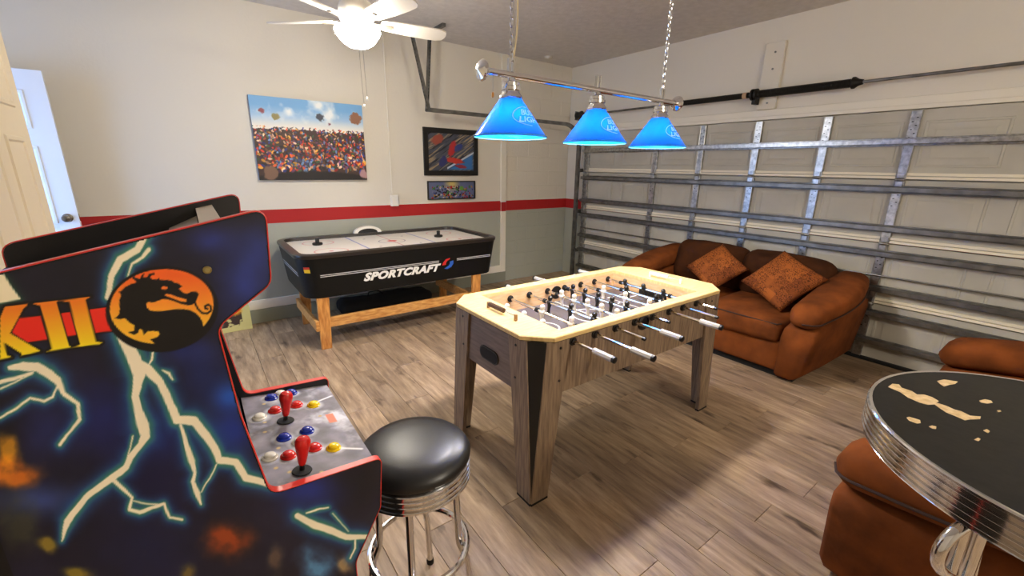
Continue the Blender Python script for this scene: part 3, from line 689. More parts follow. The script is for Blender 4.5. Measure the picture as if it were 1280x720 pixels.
def pillow_mat():
    M_ = bpy.data.materials.new('patterned_pillow'); M_.use_nodes = True; nt = M_.node_tree; N = nt.nodes; L = nt.links; b = N['Principled BSDF']
    tc = N.new('ShaderNodeTexCoord')
    ch = N.new('ShaderNodeTexBrick'); ch.inputs['Scale'].default_value = 5.2; ch.inputs['Mortar Size'].default_value = 0; ch.inputs['Color1'].default_value = l4((158, 88, 38)); ch.inputs['Color2'].default_value = l4((112, 58, 26)); ch.inputs['Brick Width'].default_value = .8; ch.inputs['Row Height'].default_value = .55
    L.new(tc.outputs['Object'], ch.inputs[0])
    vo = N.new('ShaderNodeTexVoronoi'); vo.inputs['Scale'].default_value = 17; L.new(tc.outputs['Object'], vo.inputs[0])
    wv = N.new('ShaderNodeTexWave'); wv.inputs['Scale'].default_value = 14; wv.inputs['Distortion'].default_value = 9; wv.inputs['Detail'].default_value = 1; wv.inputs['Detail Scale'].default_value = 4; L.new(tc.outputs['Object'], wv.inputs[0])
    r = N.new('ShaderNodeValToRGB'); e = r.color_ramp.elements; r.color_ramp.interpolation = 'CONSTANT'; e[0].position = 0; e[0].color = (1, 1, 1, 1); e[1].position = .12; e[1].color = (0, 0, 0, 1); q = e.new(.22); q.color = (.8, .8, .8, 1); q = e.new(.3); q.color = (0, 0, 0, 1); L.new(vo.outputs[0], r.inputs[0])
    r2 = N.new('ShaderNodeValToRGB'); r2.color_ramp.elements[0].position = .72; r2.color_ramp.elements[1].position = .8; L.new(wv.outputs[0], r2.inputs[0])
    mm = N.new('ShaderNodeMath'); mm.operation = 'MAXIMUM'; L.new(r.outputs[0], mm.inputs[0]); L.new(r2.outputs[0], mm.inputs[1])
    nz = N.new('ShaderNodeTexNoise'); nz.inputs['Scale'].default_value = 6; L.new(tc.outputs['Object'], nz.inputs[0])
    r3 = N.new('ShaderNodeValToRGB'); r3.color_ramp.elements[0].position = .36; r3.color_ramp.elements[1].position = .42; L.new(nz.outputs[0], r3.inputs[0])
    m2 = N.new('ShaderNodeMath'); m2.operation = 'MULTIPLY'; L.new(mm.outputs[0], m2.inputs[0]); L.new(r3.outputs[0], m2.inputs[1])
    m3 = N.new('ShaderNodeMath'); m3.operation = 'MULTIPLY'; m3.inputs[1].default_value = .8; L.new(m2.outputs[0], m3.inputs[0])
    mx = N.new('ShaderNodeMix'); mx.data_type = 'RGBA'; L.new(m3.outputs[0], mx.inputs[0]); L.new(ch.outputs[0], mx.inputs[6]); mx.inputs[7].default_value = l4((58, 26, 14))
    L.new(mx.outputs[2], b.inputs['Base Color']); b.inputs['Roughness'].default_value = .85; b.inputs['Specular IOR Level'].default_value = .15
    return M_
pil_m = pillow_mat()
def pillow(label, c, size, spin, lean, yaw):
    n = 18; h = size/2; b = MB(); vs = []; fs = []
    for sgn in (1, -1):
        for j in range(n+1):
            for i in range(n+1):
                u, v = 2*i/n-1, 2*j/n-1; k = 1-.06*(1-abs(u)**1.5)*abs(v)**4; k2 = 1-.06*(1-abs(v)**1.5)*abs(u)**4
                z = sgn*.075*(max(0, (1-u*u)*(1-v*v)))**.42
                vs.append((u*h*k2, v*h*k, z))
    for s_ in range(2):
        o = s_*(n+1)**2
        for j in range(n):
            for i in range(n):
                a = o+j*(n+1)+i; q = (a, a+1, a+n+2, a+n+1); fs.append(q if s_ == 0 else q[::-1])
    bm = bmesh.new(); me = bpy.data.meshes.new('pillow'); me.from_pydata(vs, [], fs); bm.from_mesh(me); bmesh.ops.remove_doubles(bm, verts=bm.verts, dist=1e-4); bm.to_mesh(me); bm.free()
    me.materials.append(pil_m); me.shade_smooth()
    o = bpy.data.objects.new('throw_pillow', me); COL.objects.link(o)
    # local z is the pillow's face normal: turn it to face -x, leaning back
    nrm = Vector((-math.cos(lean)*math.cos(yaw), -math.cos(lean)*math.sin(yaw), math.sin(lean))); q = nrm.to_track_quat('Z', 'Y')
    o.rotation_mode = 'QUATERNION'; o.rotation_quaternion = q @ Euler((0, 0, spin)).to_quaternion(); o.location = c
    return tag(o, label, 'pillow', 'patterned pillows on the loveseat')
pillow('orange patterned pillow on the loveseat end towards the air hockey table', (-.70, -2.945, .715), .42, math.radians(53), math.radians(44), math.radians(8))
pillow('orange patterned pillow on the loveseat end towards the bar table', (-.71, -3.56, .722), .47, math.radians(60), math.radians(45), math.radians(6))

# ================================================================== billiard pendant lamp
PY, RIM, BAR = -3.30, 1.785, 2.062
pl = thing('pendant_lamp', 'chrome billiard lamp with three blue glass shades hung on chains', 'lamp', (-2.95, PY, RIM))
SX = (-3.537, -2.948, -2.368)
MB().tube([(-3.675, PY, BAR), (-2.225, PY, BAR)], .016, 16).build('bar', chrome, pl)
for xe, s_ in ((-3.675, -1), (-2.225, 1)):
    MB().lathe([(.016, -s_*.01), (.02, 0), (.024, s_*.006), (.042, s_*.014), (.046, s_*.024), (.04, s_*.032), (.02, s_*.038), (.006, s_*.046)], (xe, PY, BAR), 24, axis=0).build('finial', chrome, pl)
def blue_glass(name, tint, glow):
    """dense coloured glass: gloss on the outside, the bulb's light scattering through"""
    M_ = bpy.data.materials.new(name); M_.use_nodes = True; nt = M_.node_tree; N = nt.nodes; L = nt.links; b = N['Principled BSDF']
    b.inputs['Base Color'].default_value = l4(tint); b.inputs['Roughness'].default_value = .1
    t = N.new('ShaderNodeBsdfTranslucent'); t.inputs[0].default_value = glow+(1,)
    ad = N.new('ShaderNodeAddShader'); L.new(b.outputs[0], ad.inputs[0]); L.new(t.outputs[0], ad.inputs[1]); L.new(ad.outputs[0], N['Material Output'].inputs[0])
    return M_
bgm = blue_glass('blue_glass_shade', (6, 84, 190), (.0006, .088, .19)); rim_m = blue_glass('blue_glass_rim', (60, 160, 230), (.006, .09, .16))
logo_m = blue_glass('pale_logo', (190, 215, 245), (.11, .19, .24))
bulb_m = mat('bulb', (255, 240, 215), .3, emit=(255, 226, 180), estr=25)
RB, RT, HT = .178, .052, .175
tvB, tfB = text_verts('BUD', .046, .25, .0012, 1.0); tvL, tfL = text_verts('LIGHT', .046, .25, .0012, 1.0)
for i, x in enumerate(SX):
    sh = MB(); prof = [(RB, 0), (RB-.002, .006), (RB-.014, .022), (RT, HT), (RT-.006, HT), (RB-.024, .022), (RB-.008, .004)]
    prof.append(prof[0])
    s_ = sh.lathe(prof, (x, PY, RIM), 48, cap=False).build('shade', bgm, pl, smooth=30)
    MB().tube([(x+(RB-.002)*math.cos(a), PY+(RB-.002)*math.sin(a), RIM+.004) for a in np.linspace(0, 2*PI, 48, endpoint=False)], .0045, 6, closed=True).build('rim', rim_m, s_)
    def cone(u, v, lift=.002):   # u metres along the arc, v metres up the slope, centred facing -y
        t = .44+v/.2; z = .022+(HT-.022)*t; r = (RB-.014)+(RT-RB+.014)*t+lift; a = -PI/2+math.radians(6)+u/((RB-.014)+(RT-RB+.014)*.44)
        return (x+r*math.cos(a), PY+r*math.sin(a), RIM+z)
    lg = MB(); lg.add([cone(p[0]+.012, p[1]+.021) for p in tvB], tfB); lg.add([cone(p[0]+.012, p[1]-.021) for p in tvL], tfL); lg.build('lettering', logo_m, s_, smooth=0, fix=False)
    rg = MB(); aa = np.linspace(math.radians(75), math.radians(265), 20); pts = [(.085*math.cos(a)+.01, .056*math.sin(a)) for a in aa]
    rg.tube([cone(u, v, .001) for u, v in pts], [.0014+.0014*math.sin(PI*k/19) for k in range(20)], 5).build('swoosh', logo_m, s_)
    MB().lathe([(.052, HT-.002), (.056, HT+.004), (.054, HT+.012), (.045, HT+.022), (.041, HT+.032), (.046, HT+.036), (.046, HT+.05), (.040, HT+.054), (.040, HT+.068), (.030, HT+.074), (.018, HT+.078), (.014, BAR-RIM-.012)], (x, PY, RIM), 24).build('socket_cap', chrome, pl)
    MB().lathe([(.004, .085), (.022, .09), (.03, .11), (.026, .135), (.014, .155), (.013, .17)], (x, PY, RIM), 16).build('bulb', bulb_m, pl)
    if True:
        for dx in (-.012, .012): MB().box((x+dx-.006, PY-.011, BAR+.008), (x+dx+.006, PY+.011, BAR+.072)).build('hook', chrome, pl, bev=.002)
    ld = bpy.data.lights.new('bulb_light', 'POINT'); ld.energy = PEND_W; ld.color = (1, .91, .76); ld.shadow_soft_size = .045
    lo = bpy.data.objects.new('bulb_light', ld); COL.objects.link(lo); lo.location = (x, PY, RIM+.06); lo.parent = pl; lo.location = Vector((x, PY, RIM+.06))-pl.location
link_pts = [(math.cos(a), math.sin(a)) for a in np.linspace(0, 2*PI, 12, endpoint=False)]
for x in (SX[0], SX[2]):
    ch_ = MB(); z = BAR+.062; k = 0
    while z < H-.02:
        ring = [((x+.009*c if k % 2 == 0 else x), (PY if k % 2 == 0 else PY+.009*c), z+.0175+.021*s) for c, s in link_pts]
        ch_.tube(ring, .003, 6, closed=True); z += .035; k += 1
    ch_.build('chain', chrome, pl)
    MB().lathe([(.045, H-.022), (.05, H-.012), (.05, H-.001)], (x, PY, 0), 20).build('ceiling_hook', chrome, pl)
cpts = [(SX[0]+.012+.018*math.sin(t*9), PY-.006+.012*math.cos(t*7), BAR+.05+(H-.03-BAR-.05)*t) for t in np.linspace(0, 1, 40)]
MB().tube(cpts, .004, 8).build('power_cord', mat('clear_cord', (214, 196, 150), .35), pl)
MB().tube([(-3.64, PY, BAR-.014), (-3.64, PY, BAR-.085)], .0015, 6).build('pull_chain', chrome, pl)
MB().lathe([(.002, .0), (.006, -.006), (.006, -.022), (.002, -.026)], (-3.64, PY, BAR-.083), 10).build('pull_knob', mat('amber_knob', (186, 120, 40), .4), pl)

# ================================================================== ceiling fan
FX, FY = -3.745, -1.80
cf = thing('ceiling_fan', 'white ceiling fan with a glowing glass bowl and pull chains', 'fan', (FX, FY, H))
MB().lathe([(.07, H-.001), (.07, H-.03), (.03, H-.07), (.014, H-.075), (.014, 2.72), (.04, 2.715), (.1, 2.695), (.115, 2.66), (.115, 2.60), (.10, 2.575), (.09, 2.56), (.09, 2.548)], (FX, FY, 0), 32).build('motor', mat('fan_white', (226, 220, 208), .4), cf)
glb = MB().lathe([(.10, 2.552), (.145, 2.540), (.152, 2.524), (.14, 2.499), (.122, 2.474), (.10, 2.449), (.065, 2.429), (.03, 2.421), (.004, 2.419)], (FX, FY, 0), 32).build('glass_bowl', mat('lit_opal_glass', (255, 244, 225), .3, emit=(255, 246, 230), estr=FAN_E), cf)
blade_m = mat('fan_blade_white', (228, 222, 210), .45)
for k in range(5):
    a = math.radians(-7+72*k); R_ = Matrix.Translation((FX, FY, 2.585)) @ Matrix.Rotation(a, 4, 'Z') @ Matrix.Rotation(math.radians(-13), 4, 'X')
    pr = [(.16, .04), (.2, .052), (.35, .066), (.5, .07), (.58, .066), (.62, .05), (.635, .02), (.635, -.02), (.62, -.05), (.58, -.066), (.5, -.07), (.35, -.066), (.2, -.052), (.16, -.04)]
    b = MB(); n = len(pr); vs = [tuple(R_ @ Vector((p[0], p[1]*1.15, z))) for z in (-.004, .004) for p in pr]
    b.add(vs, [tuple(range(n))[::-1], tuple(range(n, 2*n))]+[(i, (i+1) % n, n+(i+1) % n, n+i) for i in range(n)])
    bl_ = b.build('blade', blade_m, cf, smooth=30)
    MB().box((.08, -.02, -.012), (.24, .02, -.004), R_).build('blade_iron', mat('fan_iron', (150, 138, 120), .35, .6), bl_, bev=.003)
for dx, l in ((-.006, .36), (.02, .31)):
    MB().tube([(FX+dx, FY-.02, 2.421), (FX+dx+.004, FY-.02, 2.421-l*.6), (FX+dx+.008, FY-.02, 2.421-l)], .0018, 6).build('pull_chain', chrome, cf)
    MB().lathe([(.003, 0), (.008, -.006), (.008, -.02), (.003, -.026)], (FX+dx+.008, FY-.02, 2.421-l), 10).build('pull_knob', white, cf)
# added lamp, unseen behind the camera, filling arcade side and floor with light
rl = thing('added_fill_lamp', 'added opal globe lamp on a white stem, out of view, for fill light', 'lamp', (-3.0, -6.85, H))
MB().lathe([(.07, H-.001), (.07, H-.03), (.012, H-.05), (.012, 2.64), (.05, 2.63), (.05, 2.60)], (-3.0, -6.85, 0), 32).build('stem', white, rl)
MB().lathe([(.05, 2.605), (.11, 2.57), (.14, 2.51), (.14, 2.47), (.11, 2.41), (.05, 2.375), (.004, 2.37)], (-3.0, -6.85, 0), 32).build('globe', mat('fill_lamp_glow', (255, 244, 225), .3, emit=(255, 246, 230), estr=REAR_E), rl)
sd = thing('smoke_detector', 'small round white cover on the ceiling near the corner', 'detector', (-.72, -.28, H))
MB().lathe([(.055, H-.001), (.055, H-.02), (.045, H-.032), (.004, H-.034)], (-.72, -.28, 0), 24).build('cover', mat('aged_white', (206, 198, 184), .5), sd)
MB().lathe([(.02, H-.0335), (.018, H-.037), (.002, H-.0375)], (-.72, -.28, 0), 16).build('test_button', mat('aged_white', (206, 198, 184), .5), sd)

# ================================================================== pictures and fittings on the back wall
def crowd(P, u, v):
    X = u*300; Y = (1-v)*200
    c = np.tile(np.array([120., 176, 226]), (len(X), 1)); c = lay(c, (236, 238, 240), np.clip((Y-20)/60, 0, 1)); c = lay(c, (240, 246, 250), (noise2(X, Y, 40, 5)-.5)*4*(Y < 75)); c = lay(c, (245, 238, 226), np.clip((Y-45)/30, 0, 1))
    edge = 66+10*noise2(X, Y*0, 22, 9)+8*noise2(X, Y*0, 6, 11)-14*np.sin(X/300*PI*.9)**2*0
    rnd = np.random.RandomState(11)
    pal = np.array([(150, 40, 36), (196, 60, 40), (70, 80, 110), (210, 150, 60), (60, 90, 60), (50, 60, 130), (170, 130, 100), (40, 36, 40), (120, 70, 110), (220, 180, 150), (90, 60, 44), (100, 130, 170), (200, 90, 50), (60, 40, 60)], float)
    crowdm = Y > edge; c = lay(c, (70, 50, 46), crowdm*1.0)
    order = sorted([(rnd.rand()*112+66, rnd.rand()*300) for _ in range(900)])
    for yy, xx in order:
        s_ = 3.4+5*(yy-60)/130; col = pal[rnd.randint(len(pal))]*(.8+.5*rnd.rand()); an = rnd.rand()*3
        dx = (X-xx)*math.cos(an)+(Y-yy)*math.sin(an); dy = -(X-xx)*math.sin(an)+(Y-yy)*math.cos(an)
        near = (np.abs(X-xx) < 14) & (np.abs(Y-yy) < 14)
        d = np.where(near, np.hypot(dx/s_, dy/(s_*.5)), 9); c = lay(c, col, (1-d)*4*(Y > edge-6))
    low = 176+14*np.sin(X/300*PI)*-1+8*noise2(X, Y*0, 14, 4)
    c = lay(c, (34, 30, 30), np.clip((Y-low-8)/6, 0, .96))
    for xx, yy, rr, col in ((28, 34, 8, (150, 80, 90)), (60, 46, 10, (150, 140, 90)), (176, 40, 12, (70, 76, 90)), (278, 36, 18, (150, 104, 80)), (200, 55, 6, (120, 70, 90))):
        c = lay(c, col, (rr-np.hypot(X-xx, (Y-yy)*1.1)-5*(noise2(X, Y, 6, 3)-.5)*2)/3)
    for xx, yy, rr, col in ((30, 182, 20, (128, 98, 80)), (290, 184, 14, (180, 140, 140))): c = lay(c, col, (rr-np.hypot(X-xx, Y-yy)-8*(noise2(X, Y, 9, 2)-.5))/4)
    return c
cvp = thing('canvas_print', 'unframed canvas print of a colourful crowd under a blue sky', 'picture', (-3.71, 0, 1.88))
CX0, CX1, CZ0, CZ1 = -4.25, -3.175, 1.485, 2.275
MB().box((CX0, -.04, CZ0), (CX1, -.001, CZ1)).build('stretcher_frame', mat('canvas_edge', (120, 132, 150), .8), cvp, smooth=0)
print_grid('printed_canvas', (CX0, -.0408, CZ0), (CX1-CX0, 0, 0), (0, 0, CZ1-CZ0), 300, 200, crowd, mat_print('canvas_print_ink', .55), cvp)
def streaks(P, u, v):
    X = u*200; Y = (1-v)*150
    c = np.tile(np.array([66., 70, 84]), (len(X), 1)); d = X*.62+Y*.9; c = lay(c, (150, 132, 106), (noise2(d*3, X*.25-Y*.2, 20, 6)-.5)*5); c = lay(c, (28, 30, 44), (noise2(d*4, X*.2-Y*.2, 16, 8)-.55)*6)
    c = lay(c, (40, 104, 170), (poly_sd(X, Y, [(70, 150), (200, 66), (200, 150)])*-.1)); c = lay(c, (186, 196, 210), (5-np.abs((X-80)*.56-(140-Y)))/2*(X > 80))
    for xx, yy, a, b, an, col in ((40, 26, 30, 20, -.5, (150, 70, 56)), (104, 60, 17, 40, .35, (176, 34, 40)), (130, 54, 24, 15, -.6, (40, 52, 120)), (112, 108, 44, 13, .15, (190, 48, 36)), (62, 112, 17, 26, .5, (44, 46, 100)), (142, 132, 30, 9, .1, (130, 40, 60))):
        dx = (X-xx)*math.cos(an)+(Y-yy)*math.sin(an); dy = -(X-xx)*math.sin(an)+(Y-yy)*math.cos(an)
        c = lay(c, col, (1-np.hypot(dx/a, dy/b)-.5*(noise2(X, Y, 9, 3)-.5))*4)
    return c
def mosaic(P, u, v):
    X = u*260; Y = (1-v)*90; c = np.tile(np.array([96., 104, 140]), (len(X), 1)); rnd = np.random.RandomState(5)
    pal = np.array([(150, 40, 40), (70, 110, 60), (60, 70, 120), (190, 180, 170), (40, 40, 60), (160, 120, 60), (110, 110, 150), (30, 30, 36)], float)
    c = lay(c, (200, 180, 110), (50-np.hypot(X-130, Y-10))/40)
    for _ in range(170):
        xx = rnd.randn()*62+130; yy = 20+rnd.rand()*70; s_ = 5+7*rnd.rand(); an = rnd.rand()*3; col = pal[rnd.randint(8)]
        dx = (X-xx)*math.cos(an)+(Y-yy)*math.sin(an); dy = -(X-xx)*math.sin(an)+(Y-yy)*math.cos(an); c = lay(c, col, (1-np.hypot(dx/s_, dy/(s_*.5)))*3)
    c = lay(c, (96, 150, 60), (14-np.hypot(X-185, Y-36))/4); c = lay(c, (170, 36, 40), (11-np.hypot((X-126)*1.5, Y-30))/4)
    return c
def framed(label, x0, x1, z0, z1, w, fun, nu, nv, grp=None):
    t = thing('framed_picture', label, 'picture', ((x0+x1)/2, 0, (z0+z1)/2), group=grp)
    for a, b, c, d in ((x0, x1, z1-w, z1), (x0, x1, z0, z0+w), (x0, x0+w, z0+w, z1-w), (x1-w, x1, z0+w, z1-w)): MB().box((a, -.028, c), (b, -.001, d)).build('frame_rail', black, t, bev=.002)
    MB().box((x0+w, -.012, z0+w), (x1-w, -.002, z1-w)).build('backing', black, t, smooth=0)
    print_grid('printed_picture', (x0+w, -.0135, z0+w), (x1-x0-2*w, 0, 0), (0, 0, z1-z0-2*w), nu, nv, fun, mat_print('picture_ink', .18, .3), t)
framed('wide black frame around a red and blue streaked picture', -2.45, -1.672, 1.535, 2.105, .06, streaks, 160, 120)
framed('small low black frame with a long colourful picture just above the stripe', -2.415, -1.718, 1.235, 1.468, .012, mosaic, 180, 60)
rw = thing('cable_raceway', 'thin white cable raceway running down the wall to a box', 'raceway', (-2.872, 0, 1.3))
MB().box((-2.880, -.012, 1.313), (-2.866, -.001, H-.002)).build('channel', trim_white, rw, bev=.002)
MB().box((-2.886, -.014, 2.0), (-2.86, -.001, 2.03)).build('joint_cover', trim_white, rw, bev=.002)
wo = thing('wall_box', 'white surface electrical box on the red stripe', 'outlet', (-2.86, 0, 1.17))
MB().box((-2.905, -.045, 1.175), (-2.815, -.001, 1.312)).build('box', trim_white, wo, bev=.004)
MB().box((-2.90, -.049, 1.18), (-2.82, -.045, 1.307)).build('cover_plate', white, wo, bev=.002)

# ================================================================== bar stool
st = thing('bar_stool', 'round black vinyl bar stool with a ribbed chrome band and chrome legs', 'stool', (-4.345, -3.878, 0))
SC = (-4.345, -3.878, 0); SR = .187
MB().lathe([(SR-.012, .684), (SR+.001, .694), (SR+.003, .71), (SR-.004, .722), (SR-.022, .738), (SR-.06, .747), (.07, .751), (.004, .752)], SC, 48).build('seat', vinyl, st, smooth=60)
band = [(SR-.02, .609)]
for k in range(4): z = .611+k*.019; band += [(SR-.006, z), (SR+.001, z+.004), (SR+.001, z+.011), (SR-.006, z+.015)]
band += [(SR-.02, .692)]
MB().lathe(band, SC, 48).build('band', chrome, st, smooth=30)
for k in range(4):
    a = math.radians(-124+90*k); d = Vector((math.cos(a), math.sin(a), 0)); c = Vector(SC)
    pts = [c+d*r+Vector((0, 0, z)) for r, z in ((.135, .60), (.14, .42), (.143, .335), (.146, .31), (.16, .27), (.172, .24), (.178, .2), (.2, .015), (.2, .0))]
    lg = MB().tube(pts, .0125, 12).build('leg', chrome, st, smooth=50)
    MB().lathe([(.015, 0), (.016, .012), (.014, .025)], tuple(c+d*.2), 12).build('foot_cap', rubber, lg)
    MB().tube([c+d*.14+Vector((0, 0, .31)), c+d*.178+Vector((0, 0, .31))], .005, 8).build('bolt', steel_dark, lg)
MB().tube([(SC[0]+.172*math.cos(a), SC[1]+.172*math.sin(a), .31) for a in np.linspace(0, 2*PI, 56, endpoint=False)], .0115, 10, closed=True).build('foot_ring', chrome, st)

# ================================================================== bar table
PTX, PTY, PR, PZ = -3.366, -5.225, .413, 1.08
pt = thing('bar_table', 'tall round bar table with a chipped black top and ribbed chrome edge', 'table', (PTX, PTY, 0))
tp = MB().lathe([(PR-.012, PZ-.07), (PR-.006, PZ-.003), (PR-.008, PZ), (.004, PZ)], (PTX, PTY, 0), 64).build('top', mat('worn_black_laminate', (17, 17, 16), .4, col2=(27, 27, 25), scale=34, bump=.03, bscale=60, spec=.3), pt, smooth=40)
eb = [(PR-.02, PZ-.078), (PR-.002, PZ-.076)]
for k in range(5): z = PZ-.074+k*.0145; eb += [(PR-.004, z), (PR+.001, z+.003), (PR+.001, z+.0095), (PR-.004, z+.0125)]
eb += [(PR+.001, PZ-.001), (PR-.002, PZ+.002), (PR-.009, PZ+.001)]
MB().lathe(eb, (PTX, PTY, 0), 80, cap=False).build('edge_band', chrome, pt, smooth=30)
def z960(pts, oy=400): return [(960+a/4, oy+b/4) for a, b in pts]
for pts in ([(600, 335), (622, 318), (655, 322), (668, 338), (720, 355), (745, 372), (780, 372), (820, 385), (855, 405), (835, 422), (800, 424), (755, 412), (700, 388), (660, 360)],
            [(830, 420), (850, 415), (890, 428), (935, 448), (965, 455), (1010, 478), (1065, 482), (1060, 496), (1010, 497), (985, 502), (940, 482), (890, 462), (850, 435)],
            [(845, 305), (880, 297), (920, 303), (950, 308), (935, 320), (905, 325), (880, 333), (860, 320)],
            [(1055, 403), (1085, 396), (1115, 402), (1125, 414), (1095, 418), (1065, 413)],
            [(692, 488), (705, 483), (760, 500), (764, 515), (745, 518), (705, 503)], [(803, 533), (820, 527), (842, 532), (840, 545), (822, 543)], [(1075, 552), (1095, 545), (1110, 556), (1100, 566)], [(1030, 598), (1050, 588), (1064, 595), (1052, 606)], [(1145, 452), (1160, 450), (1168, 457), (1152, 461)]):
    P = [on(2, px, py, PZ+.0004) for px, py in z960(pts)]
    MB().add([tuple(p) for p in P], [tuple(range(len(P)))]).build('chipped_patch', chip, tp, smooth=0, fix=False)
# chrome twin-tube legs with bowed braces under the top
MB().lathe([(.385, PZ-.072), (.385, PZ-.082), (.05, PZ-.086)], (PTX, PTY, 0), 40).build('mount_plate', black, pt)
for k in range(3):
    a = math.radians(154+120*k); d = Vector((math.cos(a), math.sin(a), 0)); c = Vector((PTX, PTY, 0))
    lg = MB().tube([c+d*.33+Vector((0, 0, PZ-.082)), c+d*.325+Vector((0, 0, .86)), c+d*.30+Vector((0, 0, .76)), c+d*.24+Vector((0, 0, .64)), c+d*.22+Vector((0, 0, .5)), c+d*.22+Vector((0, 0, .2)), c+d*.25+Vector((0, 0, .0))], .0115, 14).build('leg', chrome, pt, smooth=50)
    MB().tube([c+d*.376+Vector((0, 0, PZ-.082)), c+d*.37+Vector((0, 0, .86)), c+d*.34+Vector((0, 0, .76)), c+d*.275+Vector((0, 0, .62)), c+d*.255+Vector((0, 0, .5)), c+d*.255+Vector((0, 0, .2)), c+d*.285+Vector((0, 0, .0))], .0095, 12).build('leg', chrome, pt, smooth=50)
    P = [c+d*(.335+.085*math.sin(t))+Vector((0, 0, .925+.07*math.cos(t))) for t in np.linspace(-.35, PI*.86, 16)]+[c+d*.325+Vector((0, 0, .80))]
    MB().tube(P, .0115, 12).build('brace', chrome, pt, smooth=50)
MB().tube([(PTX+.238*math.cos(a), PTY+.238*math.sin(a), .3) for a in np.linspace(0, 2*PI, 48, endpoint=False)], .01, 8, closed=True).build('foot_ring', chrome, pt)

# ================================================================== arcade cabinet
YN, YF = -4.20, -3.70
ac = thing('arcade_cabinet', 'black arcade cabinet with lightning art, red edging and two joysticks', 'arcade machine', (-4.95, -3.95, 0))
def sp(px, py): p = on(1, px, py, YN); return (p[0], p[2])
def rounded(poly, n=5):
    out = []; m_ = len(poly)
    for i, (p, r) in enumerate(poly):
        P = Vector(p); A = Vector(poly[i-1][0]); B = Vector(poly[(i+1) % m_][0])
        if r <= 0: out.append(tuple(P)); continue
        a = P+(A-P).normalized()*min(r, (A-P).length*.48); b = P+(B-P).normalized()*min(r, (B-P).length*.48)
        for k in range(n+1): t = k/n; out.append(tuple(a*(1-t)**2+P*2*t*(1-t)+b*t*t))
    return out
fxk = sp(444, 703)[0]; top_l = sp(0, 342); top_r = sp(331, 262)
xb = -5.168; zb = top_l[1]+(xb-top_l[0])*(top_r[1]-top_l[1])/(top_r[0]-top_l[0])
prof = rounded([(top_r, .022), (sp(338, 354), .014), (sp(270, 409), .02), (sp(300, 520), .0), (sp(338, 619), .026), (sp(476, 573), .014), (sp(475, 634), .008), (sp(444, 703), .01),
                ((fxk-.002, .03), .0), ((fxk-.06, .0), .0), ((xb, 0), 0), ((xb, zb), .022)])
TH = .016
for name_y, (ya, yb) in (('near', (YN, YN+TH)), ('far', (YF-TH, YF))):
    spn = MB().prism(prof, 1, ya, yb).build('side_panel', mat('dark_side_laminate', (14, 13, 18), .4), ac, smooth=0)
    yc = (ya+yb)/2; ed = MB()
    ring = [(x, yc, z) for x, z in prof]; n = len(ring)
    # flat edge trim following the outline
    P2 = [Vector((p[0], p[1])) for p in prof]; cen = sum(P2, Vector((0, 0)))/n; outl = []
    area = sum(P2[i].x*P2[(i+1) % n].y-P2[(i+1) % n].x*P2[i].y for i in range(n)); sg = -1 if area > 0 else 1
    for i in range(n):
        d1 = (P2[i]-P2[i-1]).normalized(); d2 = (P2[(i+1) % n]-P2[i]).normalized(); n1 = Vector((-d1.y, d1.x)); n2 = Vector((-d2.y, d2.x)); nn = (n1+n2).normalized(); outl.append(P2[i]+nn*sg*.0025)
    vs = []
    for k_, (yy, off) in enumerate(((ya-.0012, 0), (ya-.0005, 1), (yb+.0005, 1), (yb+.0012, 0))): vs += [(outl[i].x if off else P2[i].x*.75+outl[i].x*.25, yy, outl[i].y if off else P2[i].y*.75+outl[i].y*.25) for i in range(n)]
    fs = [(k_*n+i, k_*n+(i+1) % n, (k_+1)*n+(i+1) % n, (k_+1)*n+i) for k_ in range(3) for i in range(n)]
    ed.add(vs, fs).build('edge_trim', red_trim, spn, smooth=30)
    if name_y == 'near': near_panel = spn
